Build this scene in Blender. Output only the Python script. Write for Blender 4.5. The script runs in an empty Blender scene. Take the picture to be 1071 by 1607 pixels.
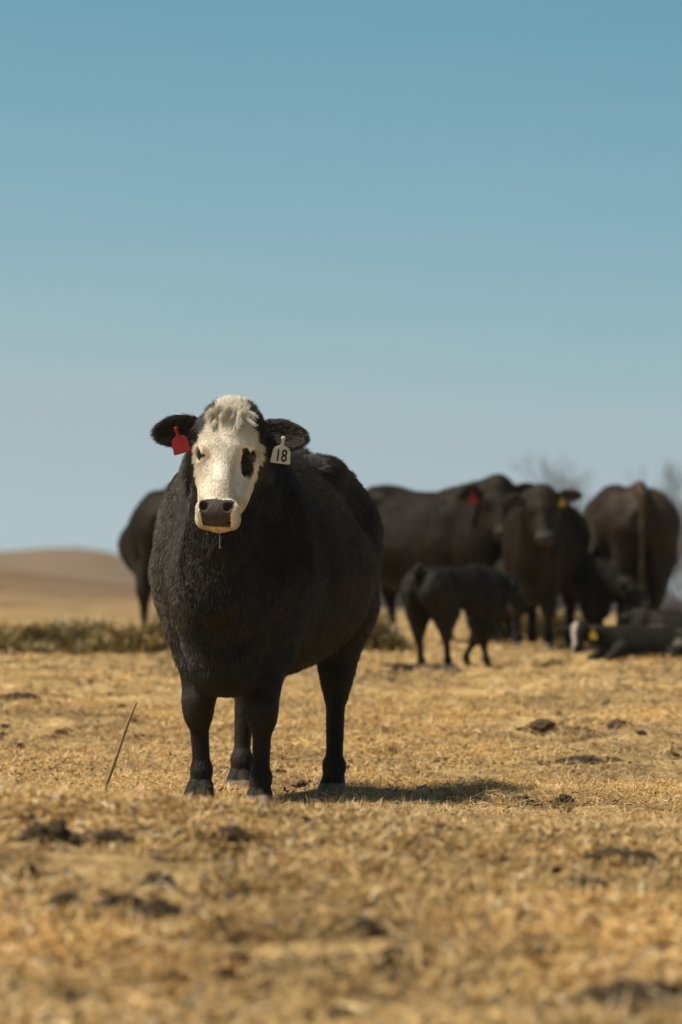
import bpy, math, random
import numpy as np
from mathutils import Vector, Matrix, Euler
random.seed(7)
rng = np.random.default_rng(7)
R = math.radians
scene = bpy.context.scene
col = scene.collection

# ------------------------------------------------------------------ camera, sky, sun, exposure
CAM_H = 0.71          # height of the lens above the trampled ground at the cow's feet
F = 6026.0            # focal length in photo pixels (1071 x 1607)
HOR = 955.0           # photo row of the level horizon
cam_d = bpy.data.cameras.new("camera")
cam = bpy.data.objects.new("camera", cam_d); col.objects.link(cam)
cam_d.sensor_fit = 'VERTICAL'; cam_d.sensor_height = 36; cam_d.lens = 135
cam.location = (0, 0, CAM_H)
cam.rotation_euler = (R(90) + math.atan((HOR - 803.5) / F), 0, 0)
cam_d.clip_start = 0.1; cam_d.clip_end = 20000
cam_d.dof.use_dof = True; cam_d.dof.focus_distance = 14.35; cam_d.dof.aperture_fstop = 3.0
scene.camera = cam

SUN_EL, SUN_AZ = 59.0, -96.0      # azimuth measured from +Y (view direction), negative = camera's left
world = bpy.data.worlds.new("World"); scene.world = world; world.use_nodes = True
nt = world.node_tree; nt.nodes.clear()
def wn(t, **k):
    n = nt.nodes.new(t)
    for a, b in k.items(): setattr(n, a, b)
    return n
out = wn('ShaderNodeOutputWorld'); bg = wn('ShaderNodeBackground')
sky = wn('ShaderNodeTexSky', sky_type='NISHITA', sun_disc=False, sun_elevation=R(SUN_EL), sun_rotation=R(SUN_AZ),
         altitude=400, air_density=1.0, dust_density=1.5, ozone_density=1.0)
tc = wn('ShaderNodeTexCoord'); sep = wn('ShaderNodeSeparateXYZ')
nt.links.new(tc.outputs['Generated'], sep.inputs[0])
# the low band of the sky: dusty air near the horizon, teal above
ramp = wn('ShaderNodeValToRGB'); mr = wn('ShaderNodeMapRange')
SKYK = 14.3   # ramp colours are display-linear; divided by the background strength below
# slightly tilted: the sky is brighter towards the sun's side
tilt = wn('ShaderNodeMath', operation='MULTIPLY_ADD'); tilt.inputs[1].default_value = 0.07
nt.links.new(sep.outputs['X'], tilt.inputs[0]); nt.links.new(sep.outputs['Z'], tilt.inputs[2])
mr.inputs['From Min'].default_value = -0.02; mr.inputs['From Max'].default_value = 0.20
wm = wn('ShaderNodeMapping'); wm.inputs['Scale'].default_value = (9, 9, 90); wz = wn('ShaderNodeTexNoise'); wz.inputs['Scale'].default_value = 1.0; wz.inputs['Detail'].default_value = 5
nt.links.new(tc.outputs['Generated'], wm.inputs[0]); nt.links.new(wm.outputs[0], wz.inputs['Vector'])
wa = wn('ShaderNodeMath', operation='MULTIPLY_ADD'); wa.inputs[1].default_value = .022; nt.links.new(wz.outputs['Fac'], wa.inputs[0]); nt.links.new(tilt.outputs[0], wa.inputs[2])
wb = wn('ShaderNodeMath', operation='SUBTRACT'); wb.inputs[1].default_value = .011; nt.links.new(wa.outputs[0], wb.inputs[0])
nt.links.new(wb.outputs[0], mr.inputs['Value']); nt.links.new(mr.outputs[0], ramp.inputs[0])
def srgb(r, g, b):
    f = lambda c: ((c / 255 + 0.055) / 1.055) ** 2.4 if c / 255 > 0.04045 else c / 255 / 12.92
    return (f(r), f(g), f(b), 1)
def el(y): return ((HOR - y) / F + 0.02) / 0.22
stops = [(el(1050), (184, 196, 198)), (el(870), (178, 196, 201)), (el(720), (169, 187, 193)), (el(620), (166, 187, 193)),
         (el(520), (151, 183, 191)), (el(300), (132, 173, 188)), (el(0), (109, 159, 179)), (1.0, (96, 146, 166))]
cr = ramp.color_ramp
while len(cr.elements) < len(stops): cr.elements.new(0.5)
for e, (p, c) in zip(cr.elements, stops): e.position = p; e.color = srgb(*c)
scl = wn('ShaderNodeVectorMath', operation='SCALE'); scl.inputs['Scale'].default_value = SKYK
nt.links.new(ramp.outputs[0], scl.inputs[0])
fade = wn('ShaderNodeMapRange'); fade.inputs['From Min'].default_value = 0.17; fade.inputs['From Max'].default_value = 0.40
nt.links.new(sep.outputs['Z'], fade.inputs['Value'])
tint = wn('ShaderNodeMix', data_type='RGBA', blend_type='MULTIPLY'); tint.inputs['Factor'].default_value = 1
tint.inputs['B'].default_value = (1.05, 1.0, 0.80, 1)
nt.links.new(sky.outputs[0], tint.inputs['A'])
mix = wn('ShaderNodeMix', data_type='RGBA')
nt.links.new(fade.outputs[0], mix.inputs['Factor']); nt.links.new(scl.outputs[0], mix.inputs['A']); nt.links.new(tint.outputs['Result'], mix.inputs['B'])
nt.links.new(mix.outputs['Result'], bg.inputs[0]); bg.inputs[1].default_value = 0.07
nt.links.new(bg.outputs[0], out.inputs[0])

sun_d = bpy.data.lights.new("sun", 'SUN'); sun_d.energy = 5.0; sun_d.angle = R(0.53); sun_d.color = (1.0, 0.93, 0.80)
sun = bpy.data.objects.new("sun", sun_d); col.objects.link(sun)
sv = Vector((math.sin(R(SUN_AZ)) * math.cos(R(SUN_EL)), math.cos(R(SUN_AZ)) * math.cos(R(SUN_EL)), math.sin(R(SUN_EL))))
sun.rotation_euler = sv.to_track_quat('Z', 'Y').to_euler()
sun.location = (-20, 5, 30)
scene.view_settings.view_transform = 'Standard'; scene.view_settings.look = 'None'
scene.view_settings.exposure = 0.0; scene.view_settings.gamma = 1.0
scene.cycles.max_bounces = 8; scene.cycles.transparent_max_bounces = 8
scene.cycles.volume_bounces = 0

# ------------------------------------------------------------------ small helpers
def PX(px, d): return (px - 535.5) / F * d
def PZ(py, d): return CAM_H + (HOR - py) / F * d

def vnoise(x, y, z=None, seed=0):
    """smooth value noise in [-1,1]"""
    x = np.asarray(x, np.float64); y = np.asarray(y, np.float64)
    z = np.zeros_like(x) if z is None else np.asarray(z, np.float64)
    xi, yi, zi = np.floor(x), np.floor(y), np.floor(z)
    fx, fy, fz = x - xi, y - yi, z - zi
    fx = fx * fx * (3 - 2 * fx); fy = fy * fy * (3 - 2 * fy); fz = fz * fz * (3 - 2 * fz)
    xi = xi.astype(np.int64); yi = yi.astype(np.int64); zi = zi.astype(np.int64)
    def h(a, b, c):
        n = (a * 374761393 + b * 668265263 + c * 2147483647 + seed * 974711) & 0xFFFFFFFF
        n = ((n ^ (n >> 13)) * 1274126177) & 0xFFFFFFFF
        n = ((n ^ (n >> 16)) * 2246822519) & 0xFFFFFFFF
        return ((n ^ (n >> 15)) & 0xFFFF) / 32767.5 - 1
    r = 0
    for dz, wz in ((0, 1 - fz), (1, fz)):
        for dy, wy in ((0, 1 - fy), (1, fy)):
            for dx, wx in ((0, 1 - fx), (1, fx)):
                r = r + h(xi + dx, yi + dy, zi + dz) * wx * wy * wz
    return r
def fbm(x, y, z=None, o=4, seed=0):
    r, a = 0, 1.0
    for i in range(o):
        r = r + a * vnoise(x * 2 ** i + 13.7 * i, y * 2 ** i - 7.1 * i, None if z is None else z * 2 ** i, seed + i); a *= .5
    return r

def new_mesh(name, verts, faces4=None, faces3=None, mat=None, parent=None, smooth=True):
    me = bpy.data.meshes.new(name)
    verts = np.asarray(verts, np.float32)
    me.vertices.add(len(verts)); me.vertices.foreach_set('co', verts.ravel())
    idx, st, n = [], [], 0
    for f in (faces4, faces3):
        if f is not None and len(f):
            f = np.asarray(f, np.int32); k = f.shape[1]
            idx.append(f.ravel()); st.append(n + np.arange(len(f)) * k); n += f.size
    idx = np.concatenate(idx); st = np.concatenate(st)
    me.loops.add(len(idx)); me.loops.foreach_set('vertex_index', idx.astype(np.int32))
    me.polygons.add(len(st)); me.polygons.foreach_set('loop_start', st.astype(np.int32))
    me.update(calc_edges=True); me.validate()
    me.polygons.foreach_set('use_smooth', np.full(len(me.polygons), smooth))
    o = bpy.data.objects.new(name, me); col.objects.link(o)
    if mat: me.materials.append(mat)
    if parent: o.parent = parent
    return o
def tag(o, label=None, cat=None, group=None, kind=None):
    for k, v in (('label', label), ('category', cat), ('group', group), ('kind', kind)):
        if v: o[k] = v
    return o
def set_color(o, name, c):
    a = o.data.attributes.new(name, 'FLOAT_COLOR', 'POINT')
    c4 = np.ones((len(o.data.vertices), 4), np.float32); c4[:, :c.shape[1]] = c
    a.data.foreach_set('color', c4.ravel())

# ---- materials
def mat_new(name):
    m = bpy.data.materials.new(name); m.use_nodes = True
    t = m.node_tree; b = t.nodes['Principled BSDF']
    return m, t, b
def nd(t, typ, **k):
    n = t.nodes.new(typ)
    for a, b in k.items(): setattr(n, a, b)
    return n
def simple_mat(name, c, rough=.6, spec=.5, bump=0, bscale=60, var=0.0, **extra):
    m, t, b = mat_new(name)
    b.inputs['Base Color'].default_value = (*c, 1); b.inputs['Roughness'].default_value = rough
    b.inputs['Specular IOR Level'].default_value = spec
    co = nd(t, 'ShaderNodeTexCoord'); no = nd(t, 'ShaderNodeTexNoise'); no.inputs['Scale'].default_value = bscale
    no.inputs['Detail'].default_value = 6
    t.links.new(co.outputs['Object'], no.inputs['Vector'])
    if var:
        mx = nd(t, 'ShaderNodeMix', data_type='RGBA'); mx.inputs['A'].default_value = (*[x * (1 - var) for x in c], 1)
        mx.inputs['B'].default_value = (*[min(1, x * (1 + var)) for x in c], 1)
        t.links.new(no.outputs['Fac'], mx.inputs['Factor']); t.links.new(mx.outputs['Result'], b.inputs['Base Color'])
    if bump:
        bp = nd(t, 'ShaderNodeBump'); bp.inputs['Strength'].default_value = bump; bp.inputs['Distance'].default_value = .01
        t.links.new(no.outputs['Fac'], bp.inputs['Height']); t.links.new(bp.outputs[0], b.inputs['Normal'])
    for k, v in extra.items(): b.inputs[k].default_value = v
    return m
def hide_mat(name):
    """short coated hide: base colour from the coat attribute, streaky fur relief"""
    m, t, b = mat_new(name)
    at = nd(t, 'ShaderNodeAttribute', attribute_name='coat')
    co = nd(t, 'ShaderNodeTexCoord'); mp = nd(t, 'ShaderNodeMapping'); mp.inputs['Scale'].default_value = (1, 1, .35)
    n1 = nd(t, 'ShaderNodeTexNoise'); n1.inputs['Scale'].default_value = 120; n1.inputs['Detail'].default_value = 8
    n2 = nd(t, 'ShaderNodeTexNoise'); n2.inputs['Scale'].default_value = 9; n2.inputs['Detail'].default_value = 4
    t.links.new(co.outputs['Object'], mp.inputs[0]); t.links.new(mp.outputs[0], n1.inputs['Vector']); t.links.new(co.outputs['Object'], n2.inputs['Vector'])
    mr_ = nd(t, 'ShaderNodeMapRange'); mr_.inputs['From Min'].default_value = .3; mr_.inputs['From Max'].default_value = .7
    mr_.inputs['To Min'].default_value = .7; mr_.inputs['To Max'].default_value = 1.35
    t.links.new(n2.outputs['Fac'], mr_.inputs['Value'])
    sc = nd(t, 'ShaderNodeVectorMath', operation='SCALE')
    t.links.new(at.outputs['Color'], sc.inputs[0]); t.links.new(mr_.outputs[0], sc.inputs['Scale'])
    t.links.new(sc.outputs[0], b.inputs['Base Color'])
    bp = nd(t, 'ShaderNodeBump'); bp.inputs['Strength'].default_value = .7; bp.inputs['Distance'].default_value = .008
    t.links.new(n1.outputs['Fac'], bp.inputs['Height']); t.links.new(bp.outputs[0], b.inputs['Normal'])
    b.inputs['Roughness'].default_value = .5; b.inputs['Specular IOR Level'].default_value = .10
    b.inputs['Sheen Weight'].default_value = .0; b.inputs['Sheen Roughness'].default_value = .5
    b.inputs['Sheen Tint'].default_value = (.75, .6, .5, 1)
    return m
M_HIDE = hide_mat('hide')
def fur_mat(name='fur', rough=.40, spec=.48):
    m = bpy.data.materials.new(name); m.use_nodes = True; t = m.node_tree; t.nodes.clear()
    o = nd(t, 'ShaderNodeOutputMaterial'); b = nd(t, 'ShaderNodeBsdfPrincipled'); at = nd(t, 'ShaderNodeAttribute', attribute_name='coat')
    t.links.new(at.outputs['Color'], b.inputs['Base Color']); t.links.new(b.outputs[0], o.inputs[0])
    b.inputs['Roughness'].default_value = rough; b.inputs['Specular IOR Level'].default_value = spec
    return m
M_FUR = fur_mat(); M_FUR_DULL = fur_mat('herd_fur', .5, .16)
M_EYE = simple_mat('eye', (.012, .008, .006), .06, .6)
M_NOSE = simple_mat('nose', (.05, .042, .036), .32, .5, bump=.5, bscale=260, var=.3)
M_RED = simple_mat('red_plastic', (.28, .018, .022), .5, .3, var=.25, bscale=20)
M_WHITE = simple_mat('white_plastic', (.60, .57, .50), .5, .4, var=.22, bscale=38)
M_YELLOW = simple_mat('yellow_plastic', (.48, .30, .02), .45, .4, var=.1, bscale=20)
M_INK = simple_mat('tag_ink', (.02, .02, .02), .5, .3)
M_DUNG = simple_mat('dung', (.060, .042, .026), .95, .08, bump=1.0, bscale=45, var=.45)
M_DIRT = simple_mat('dirt_clod', (.11, .075, .042), .95, .08, bump=1.0, bscale=45, var=.4)
M_STALK = simple_mat('dry_stalk', (.30, .19, .10), .7, .3, bump=.4, bscale=80, var=.35)
M_BARK = simple_mat('bark', (.16, .14, .12), .9, .1, bump=.6, bscale=8, var=.2)

# ------------------------------------------------------------------ terrain
L = np.array([(-60, -.25), (0, -.20), (5, -.12), (7.0, -.045), (8.6, .10), (10.1, .208), (11.0, .18), (12.0, .04), (13.0, -.02), (14.5, -.02), (16, -.05),
              (18, -.005), (20, .062), (26, .215), (32, .365), (45, .49), (60, .62), (80, .95), (110, 1.5), (150, 2.35), (175, 2.45), (230, 1.0),
              (400, -2), (30000, -8)], float)
Rr = np.array([(-60, -.25), (0, -.20), (5, -.12), (7.0, -.05), (8.6, .03), (10.1, .092), (11.0, .075), (12.0, .02), (13.0, -.025), (14.5, -.025), (16, -.05),
              (18, -.005), (20, .062), (26, .215), (32, .365), (45, .49), (60, .60), (80, .5), (120, -.4), (200, -2.2), (230, -2.6),
              (400, -3), (30000, -10)], float)
def table(P):
    g = np.concatenate([np.arange(-60, 90, .1), np.arange(90, 500, 1.0), np.geomspace(500, 30000, 60)])
    z = np.interp(g, P[:, 0], P[:, 1])
    n = 1500
    k = np.exp(-.5 * (np.arange(-12, 13) / 5.0) ** 2); k /= k.sum()
    zs = np.convolve(np.pad(z[:n], 12, mode='edge'), k, 'valid')
    zz = z.copy(); zz[:n] = zs
    m = z[n:n + 410]; k2 = np.exp(-.5 * (np.arange(-30, 31) / 12.0) ** 2); k2 /= k2.sum()
    mm = np.convolve(np.pad(m, 30, mode='edge'), k2, 'valid')
    zz[n:n + 410] = mm
    return g, zz
TL, TR = table(L), table(Rr)
def ground_z(X, Y, detail=True):
    X = np.asarray(X, float); Y = np.asarray(Y, float)
    t = np.clip(X / np.maximum(np.abs(Y), 6) / .178 + .5, -1.2, 1.6)
    # blend profile: ease so that it stays level across the middle
    t = np.where(t < 0, t * .6, np.where(t > 1, 1 + (t - 1) * .3, t))
    z = np.interp(Y, *TL) * (1 - t) + np.interp(Y, *TR) * t
    far = np.clip((Y - 60) / 60, 0, 1)
    z = z + far * .25 * fbm(X / 40, Y / 40, o=3, seed=5) * np.clip(200 / np.maximum(Y, 1), .3, 1)
    if detail:
        a = np.exp(-np.clip(Y - 40, 0, None) / 40)
        z = z + a * (+.024 * vnoise(X / .9, Y / 1.1, seed=3) + (.022 + .010 * np.clip((Y - 15) / 5, 0, 1)) * vnoise(X / .26, Y / .30, seed=4) + .011 * vnoise(X / .10, Y / .11, seed=6) + .004 * vnoise(X / .04, Y / .04, seed=16))
    return z
def gz(x, y): return float(ground_z(np.array([x]), np.array([y]))[0])

def axis(a, b, step, lo, hi, g=1.09):
    mid = list(np.arange(a, b, step)); s = step; v = b; up = []
    while v < hi: up.append(v); s *= g; v += s
    up.append(hi); s = step; v = a - step; dn = []
    while v > lo: dn.append(v); s *= g; v -= s
    dn.append(lo)
    return np.array(dn[::-1] + mid + up)
gx = axis(-2.2, 2.2, .025, -9000, 9000, 1.10)
gy = np.concatenate([axis(6.5, 17.5, .025, -60, 17.5)[:-1], np.array([17.5 * (1.0022 ** i) for i in range(0, 560)])])
s, v = gy[-1] - gy[-2], gy[-1]
t_ = []
while v < 15000: s *= 1.03; v += s; t_.append(v)
gy = np.concatenate([gy, t_])
gy = np.unique(gy)
GX, GY = np.meshgrid(gx, gy, indexing='xy')
GZ = ground_z(GX.ravel(), GY.ravel())
V = np.stack([GX.ravel(), GY.ravel(), GZ], 1)
ny, nx = GX.shape
i = np.arange(ny - 1)[:, None] * nx + np.arange(nx - 1)[None, :]
Fq = np.stack([i, i + 1, i + nx + 1, i + nx], -1).reshape(-1, 4)
def ground_mat():
    m, t, b = mat_new('dry_ground')
    geo = nd(t, 'ShaderNodeNewGeometry')
    def noise(s, d=6, dist=0):
        n = nd(t, 'ShaderNodeTexNoise'); n.inputs['Scale'].default_value = s; n.inputs['Detail'].default_value = d
        n.inputs['Distortion'].default_value = dist; t.links.new(geo.outputs['Position'], n.inputs['Vector']); return n
    n1 = noise(3.2, 8, .4); n2 = noise(28, 6, 1.0); n3 = noise(.045, 5)
    r1 = nd(t, 'ShaderNodeValToRGB'); e = r1.color_ramp.elements
    e[0].position = .30; e[0].color = (.17, .11, .05, 1); e[1].position = .66; e[1].color = (.62, .43, .185, 1)
    k = e.new(.48); k.color = (.48, .32, .135, 1)
    t.links.new(n1.outputs['Fac'], r1.inputs[0])
    r2 = nd(t, 'ShaderNodeValToRGB'); e = r2.color_ramp.elements
    e[0].position = .3; e[0].color = (.40, .36, .30, 1); e[1].position = .6; e[1].color = (1.1, 1.1, 1.1, 1)
    t.links.new(n2.outputs['Fac'], r2.inputs[0])
    mu = nd(t, 'ShaderNodeMix', data_type='RGBA', blend_type='MULTIPLY'); mu.inputs['Factor'].default_value = 1
    t.links.new(r1.outputs[0], mu.inputs['A']); t.links.new(r2.outputs[0], mu.inputs['B'])
    # far grazing land: browner, even
    sp = nd(t, 'ShaderNodeSeparateXYZ'); t.links.new(geo.outputs['Position'], sp.inputs[0])
    mr_ = nd(t, 'ShaderNodeMapRange'); mr_.inputs['From Min'].default_value = 42; mr_.inputs['From Max'].default_value = 90
    t.links.new(sp.outputs['Y'], mr_.inputs['Value'])
    r3 = nd(t, 'ShaderNodeValToRGB'); e = r3.color_ramp.elements
    e[0].position = .35; e[0].color = (.155, .100, .054, 1); e[1].position = .65; e[1].color = (.26, .17, .088, 1)
    t.links.new(n3.outputs['Fac'], r3.inputs[0])
    mx = nd(t, 'ShaderNodeMix', data_type='RGBA')
    t.links.new(mr_.outputs[0], mx.inputs['Factor']); t.links.new(mu.outputs['Result'], mx.inputs['A']); t.links.new(r3.outputs[0], mx.inputs['B'])
    n4 = noise(.55, 8, .8); r4 = nd(t, 'ShaderNodeMapRange'); r4.inputs['From Min'].default_value = .35; r4.inputs['From Max'].default_value = .65
    r4.inputs['To Min'].default_value = .68; r4.inputs['To Max'].default_value = 1.18; t.links.new(n4.outputs['Fac'], r4.inputs['Value'])
    s4 = nd(t, 'ShaderNodeVectorMath', operation='SCALE'); t.links.new(mx.outputs['Result'], s4.inputs[0]); t.links.new(r4.outputs[0], s4.inputs['Scale'])
    t.links.new(s4.outputs[0], b.inputs['Base Color'])
    b.inputs['Roughness'].default_value = .9; b.inputs['Specular IOR Level'].default_value = .15
    bp = nd(t, 'ShaderNodeBump'); bp.inputs['Strength'].default_value = .8; bp.inputs['Distance'].default_value = .02
    t.links.new(n2.outputs['Fac'], bp.inputs['Height']); t.links.new(bp.outputs[0], b.inputs['Normal'])
    return m
ground = new_mesh('ground', V, faces4=Fq, mat=ground_mat())
tag(ground, 'dry trampled straw-coloured pasture ground', 'ground', kind='structure')

# far mauve ridge on the left
def hills():
    xs = np.linspace(-260, 30, 90); ys = np.linspace(330, 560, 50)
    X, Y = np.meshgrid(xs, ys)
    px = X / 420 * F + 535.5
    crest = np.interp(px.ravel(), [-3000, -900, -250, 0, 60, 140, 185, 225, 300, 420, 560], [4, 6.5, 7.0, 6.9, 7.35, 7.35, 6.6, 5.6, 4.2, 1.5, -3]).reshape(X.shape)
    prof = np.interp(Y, [330, 370, 415, 430, 480, 560], [-.5, .45, .97, 1.0, .8, -.6])
    Z = np.where(prof > 0, crest * prof, crest * 0 + prof * 8) + .22 * fbm(X / 22, Y / 22, o=3, seed=9)
    Z = np.minimum(Z, crest + .3)
    n = X.shape[1]; i = np.arange(X.shape[0] - 1)[:, None] * n + np.arange(n - 1)[None, :]
    f = np.stack([i, i + 1, i + n + 1, i + n], -1).reshape(-1, 4)
    o = new_mesh('hills', np.stack([X.ravel(), Y.ravel(), Z.ravel()], 1), faces4=f, mat=simple_mat('hill_grass', (.20, .142, .085), .95, .1, bump=.3, bscale=.2, var=.25))
    tag(o, 'far mauve-brown ridge beyond the brown field', 'hill', kind='structure')
hills()

# ------------------------------------------------------------------ implicit modelling of animals
def rotmat(yaw=0, pitch=0, roll=0):
    """head frame columns (u lateral, v towards the nose, w out of the face) ; cow faces -Y ; angles in degrees"""
    p = R(pitch)
    u = np.array([1, 0, 0.]); v = np.array([0, -math.sin(p), -math.cos(p)]); w = np.array([0, -math.cos(p), math.sin(p)])
    B = np.stack([u, v, w], 1)
    a, r = R(yaw), R(roll)
    Rz = np.array([[math.cos(a), -math.sin(a), 0], [math.sin(a), math.cos(a), 0], [0, 0, 1]])
    Ry = np.array([[math.cos(r), 0, math.sin(r)], [0, 1, 0], [-math.sin(r), 0, math.cos(r)]])
    return Rz @ Ry @ B
class Field:
    def __init__(s, xs, ys, zs):
        s.ax = [np.asarray(a, np.float32) for a in (xs, ys, zs)]
        s.f = np.full([len(a) for a in s.ax], 5.0, np.float32)
    def _sub(s, lo, hi):
        sl = []
        for a, l, h in zip(s.ax, lo, hi):
            i0 = int(np.searchsorted(a, l)); i1 = int(np.searchsorted(a, h))
            sl.append(slice(max(i0 - 1, 0), min(i1 + 1, len(a))))
        if any(q.stop <= q.start for q in sl): return None, None
        g = np.meshgrid(*[a[q] for a, q in zip(s.ax, sl)], indexing='ij')
        return tuple(sl), g
    def _comb(s, sl, d, k, sub):
        f = s.f[sl]
        if sub:
            h = np.clip(.5 - .5 * (f + d) / k, 0, 1); s.f[sl] = f * (1 - h) + (-d) * h + k * h * (1 - h)
        else:
            h = np.clip(.5 + .5 * (f - d) / k, 0, 1); s.f[sl] = f * (1 - h) + d * h - k * h * (1 - h)
    def cap(s, a, b, ra, rb, k=.03, flat=None, fac=1.0, sub=False):
        a = np.array(a, np.float64); b = np.array(b, np.float64); m = max(ra, rb) * max(1, fac) + k * 1.5 + .02
        sl, g = s._sub(np.minimum(a, b) - m, np.maximum(a, b) + m)
        if sl is None: return
        p = [g[i] - a[i] for i in range(3)]; ba = b - a
        if flat is not None:
            n = np.array(flat, float); n /= np.linalg.norm(n); q = (1 / fac - 1)
            dn = p[0] * n[0] + p[1] * n[1] + p[2] * n[2]
            p = [p[i] + dn * n[i] * q for i in range(3)]; ba = ba + n * (ba @ n) * q
        t = np.clip((p[0] * ba[0] + p[1] * ba[1] + p[2] * ba[2]) / max(ba @ ba, 1e-9), 0, 1)
        d = np.sqrt(sum((p[i] - t * ba[i]) ** 2 for i in range(3))) - (ra + (rb - ra) * t)
        s._comb(sl, d, k, sub)
    def ell(s, c, r, M=None, k=.03, sub=False):
        c = np.array(c, float); r = np.array(r, float); m = r.max() + k * 1.5 + .02
        sl, g = s._sub(c - m, c + m)
        if sl is None: return
        p = [g[i] - c[i] for i in range(3)]
        if M is not None: p = [p[0] * M[0, i] + p[1] * M[1, i] + p[2] * M[2, i] for i in range(3)]
        k0 = np.sqrt(sum((p[i] / r[i]) ** 2 for i in range(3))); k1 = np.sqrt(sum((p[i] / r[i] ** 2) ** 2 for i in range(3))) + 1e-6
        s._comb(sl, k0 * (k0 - 1) / k1, k, sub)
    def trunk(s, prof, off=(0, 0, 0), k=.04, bend=0):
        """prof rows: y, top z, bottom z, half width"""
        P = np.array(prof, float)
        X, Y, Z = np.meshgrid(*s.ax, indexing='ij')
        ys = s.ax[1]; yy = ys - off[1]
        fine = np.linspace(P[0, 0], P[-1, 0], 200)
        cols = []
        for c in (1, 2, 3):
            z = np.interp(fine, P[:, 0], P[:, c]); kk = np.exp(-.5 * (np.arange(-14, 15) / 6.0) ** 2); kk /= kk.sum()
            z = np.convolve(np.pad(z, 14, mode='edge'), kk, 'valid'); cols.append(np.interp(yy, fine, z))
        top, bot, w = cols
        endd = np.maximum(P[0, 0] - yy, yy - P[-1, 0])
        sh = (None, slice(None), None)
        zc = (bot + (top - bot) * .46)[sh]; hu = (top - (bot + (top - bot) * .46))[sh]; hd = ((bot + (top - bot) * .46) - bot)[sh]
        dz = (Z - off[2] - zc); q = np.where(dz > 0, dz / np.maximum(hu, .02), dz / np.maximum(hd, .02))
        W = w[sh] * np.where(q > 0, 1 - .30 * np.clip(q, 0, 1.2), 1 + .10 * q)
        ax_ = np.abs((X - off[0]) / np.maximum(W, .02))
        rho = (ax_ ** 2.12 + np.abs(q) ** 2.12) ** (1 / 2.12)
        d = (rho - 1) * np.minimum(W, (hu + hd) * .5)
        d = np.maximum(d, endd[sh])
        s._comb((slice(None),) * 3, d.astype(np.float32), k, False)
    def cut_ground(s, zf=0.0):
        s.f = np.maximum(s.f, (zf - s.ax[2])[None, None, :])
    def mesh(s):
        f = s.f; X, Y, Z = s.ax; ins = f < 0
        c = np.zeros(tuple(n - 1 for n in f.shape), np.int8)
        for dx in (0, 1):
            for dy in (0, 1):
                for dz in (0, 1):
                    c += ins[dx:f.shape[0] - 1 + dx, dy:f.shape[1] - 1 + dy, dz:f.shape[2] - 1 + dz]
        act = (c > 0) & (c < 8); I, J, K = np.nonzero(act)
        vid = np.full(act.shape, -1, np.int64); vid[I, J, K] = np.arange(len(I))
        acc = np.zeros((len(I), 3)); cnt = np.zeros(len(I))
        cor = [(0, 0, 0), (1, 0, 0), (0, 1, 0), (1, 1, 0), (0, 0, 1), (1, 0, 1), (0, 1, 1), (1, 1, 1)]
        val = [f[I + a, J + b, K + e].astype(float) for a, b, e in cor]
        pos = [np.stack([X[I + a], Y[J + b], Z[K + e]], 1).astype(float) for a, b, e in cor]
        for a in range(8):
            for b in range(a + 1, 8):
                if sum(abs(cor[a][q] - cor[b][q]) for q in range(3)) != 1: continue
                m = (val[a] < 0) != (val[b] < 0)
                t = np.where(m, val[a] / np.where(m, val[a] - val[b], 1), 0)
                acc += np.where(m[:, None], pos[a] + (pos[b] - pos[a]) * t[:, None], 0); cnt += m
        v = acc / cnt[:, None]
        quads = []
        for axn in range(3):
            n = list(f.shape); a_ = [slice(0, n[q] - (1 if q == axn else 0)) for q in range(3)]; b_ = list(a_)
            a_[axn] = slice(0, n[axn] - 1); b_[axn] = slice(1, n[axn])
            A, B = ins[tuple(a_)], ins[tuple(b_)]
            ch = np.nonzero(A != B); o1, o2 = (axn + 1) % 3, (axn + 2) % 3
            ok = (ch[o1] > 0) & (ch[o2] > 0) & (ch[o1] < f.shape[o1] - 1) & (ch[o2] < f.shape[o2] - 1)
            ch = [q[ok] for q in ch]; flip = A[tuple(ch)]
            def g(d1, d2):
                q = list(ch); q[o1] = q[o1] - d1; q[o2] = q[o2] - d2; return vid[tuple(q)]
            Q = np.stack([g(1, 1), g(0, 1), g(0, 0), g(1, 0)], 1)
            Q[~flip] = Q[~flip][:, ::-1]
            quads.append(Q)
        return v, np.concatenate(quads)

def relax(v, q, n=2):
    """a little smoothing (Taubin) over the quad edges"""
    e = np.concatenate([q[:, [0, 1]], q[:, [1, 2]], q[:, [2, 3]], q[:, [3, 0]]])
    for it in range(n):
        for lam in (.5, -.52):
            s_ = np.zeros_like(v); c = np.bincount(e[:, 0], minlength=len(v)) + np.bincount(e[:, 1], minlength=len(v))
            for a in range(3):
                s_[:, a] = np.bincount(e[:, 0], v[e[:, 1], a], len(v)) + np.bincount(e[:, 1], v[e[:, 0], a], len(v))
            v = v + lam * (s_ / np.maximum(c, 1)[:, None] - v)
    return v

COW = [(-.30, 1.02, .80, .10), (-.22, 1.16, .60, .17), (-.10, 1.27, .46, .235), (.05, 1.33, .43, .28), (.2, 1.335, .45, .325), (.45, 1.32, .46, .39),
       (.75, 1.315, .47, .43), (.98, 1.325, .52, .40), (1.15, 1.34, .62, .335), (1.32, 1.335, .72, .28), (1.44, 1.27, .80, .22), (1.52, 1.14, .9, .12)]

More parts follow.
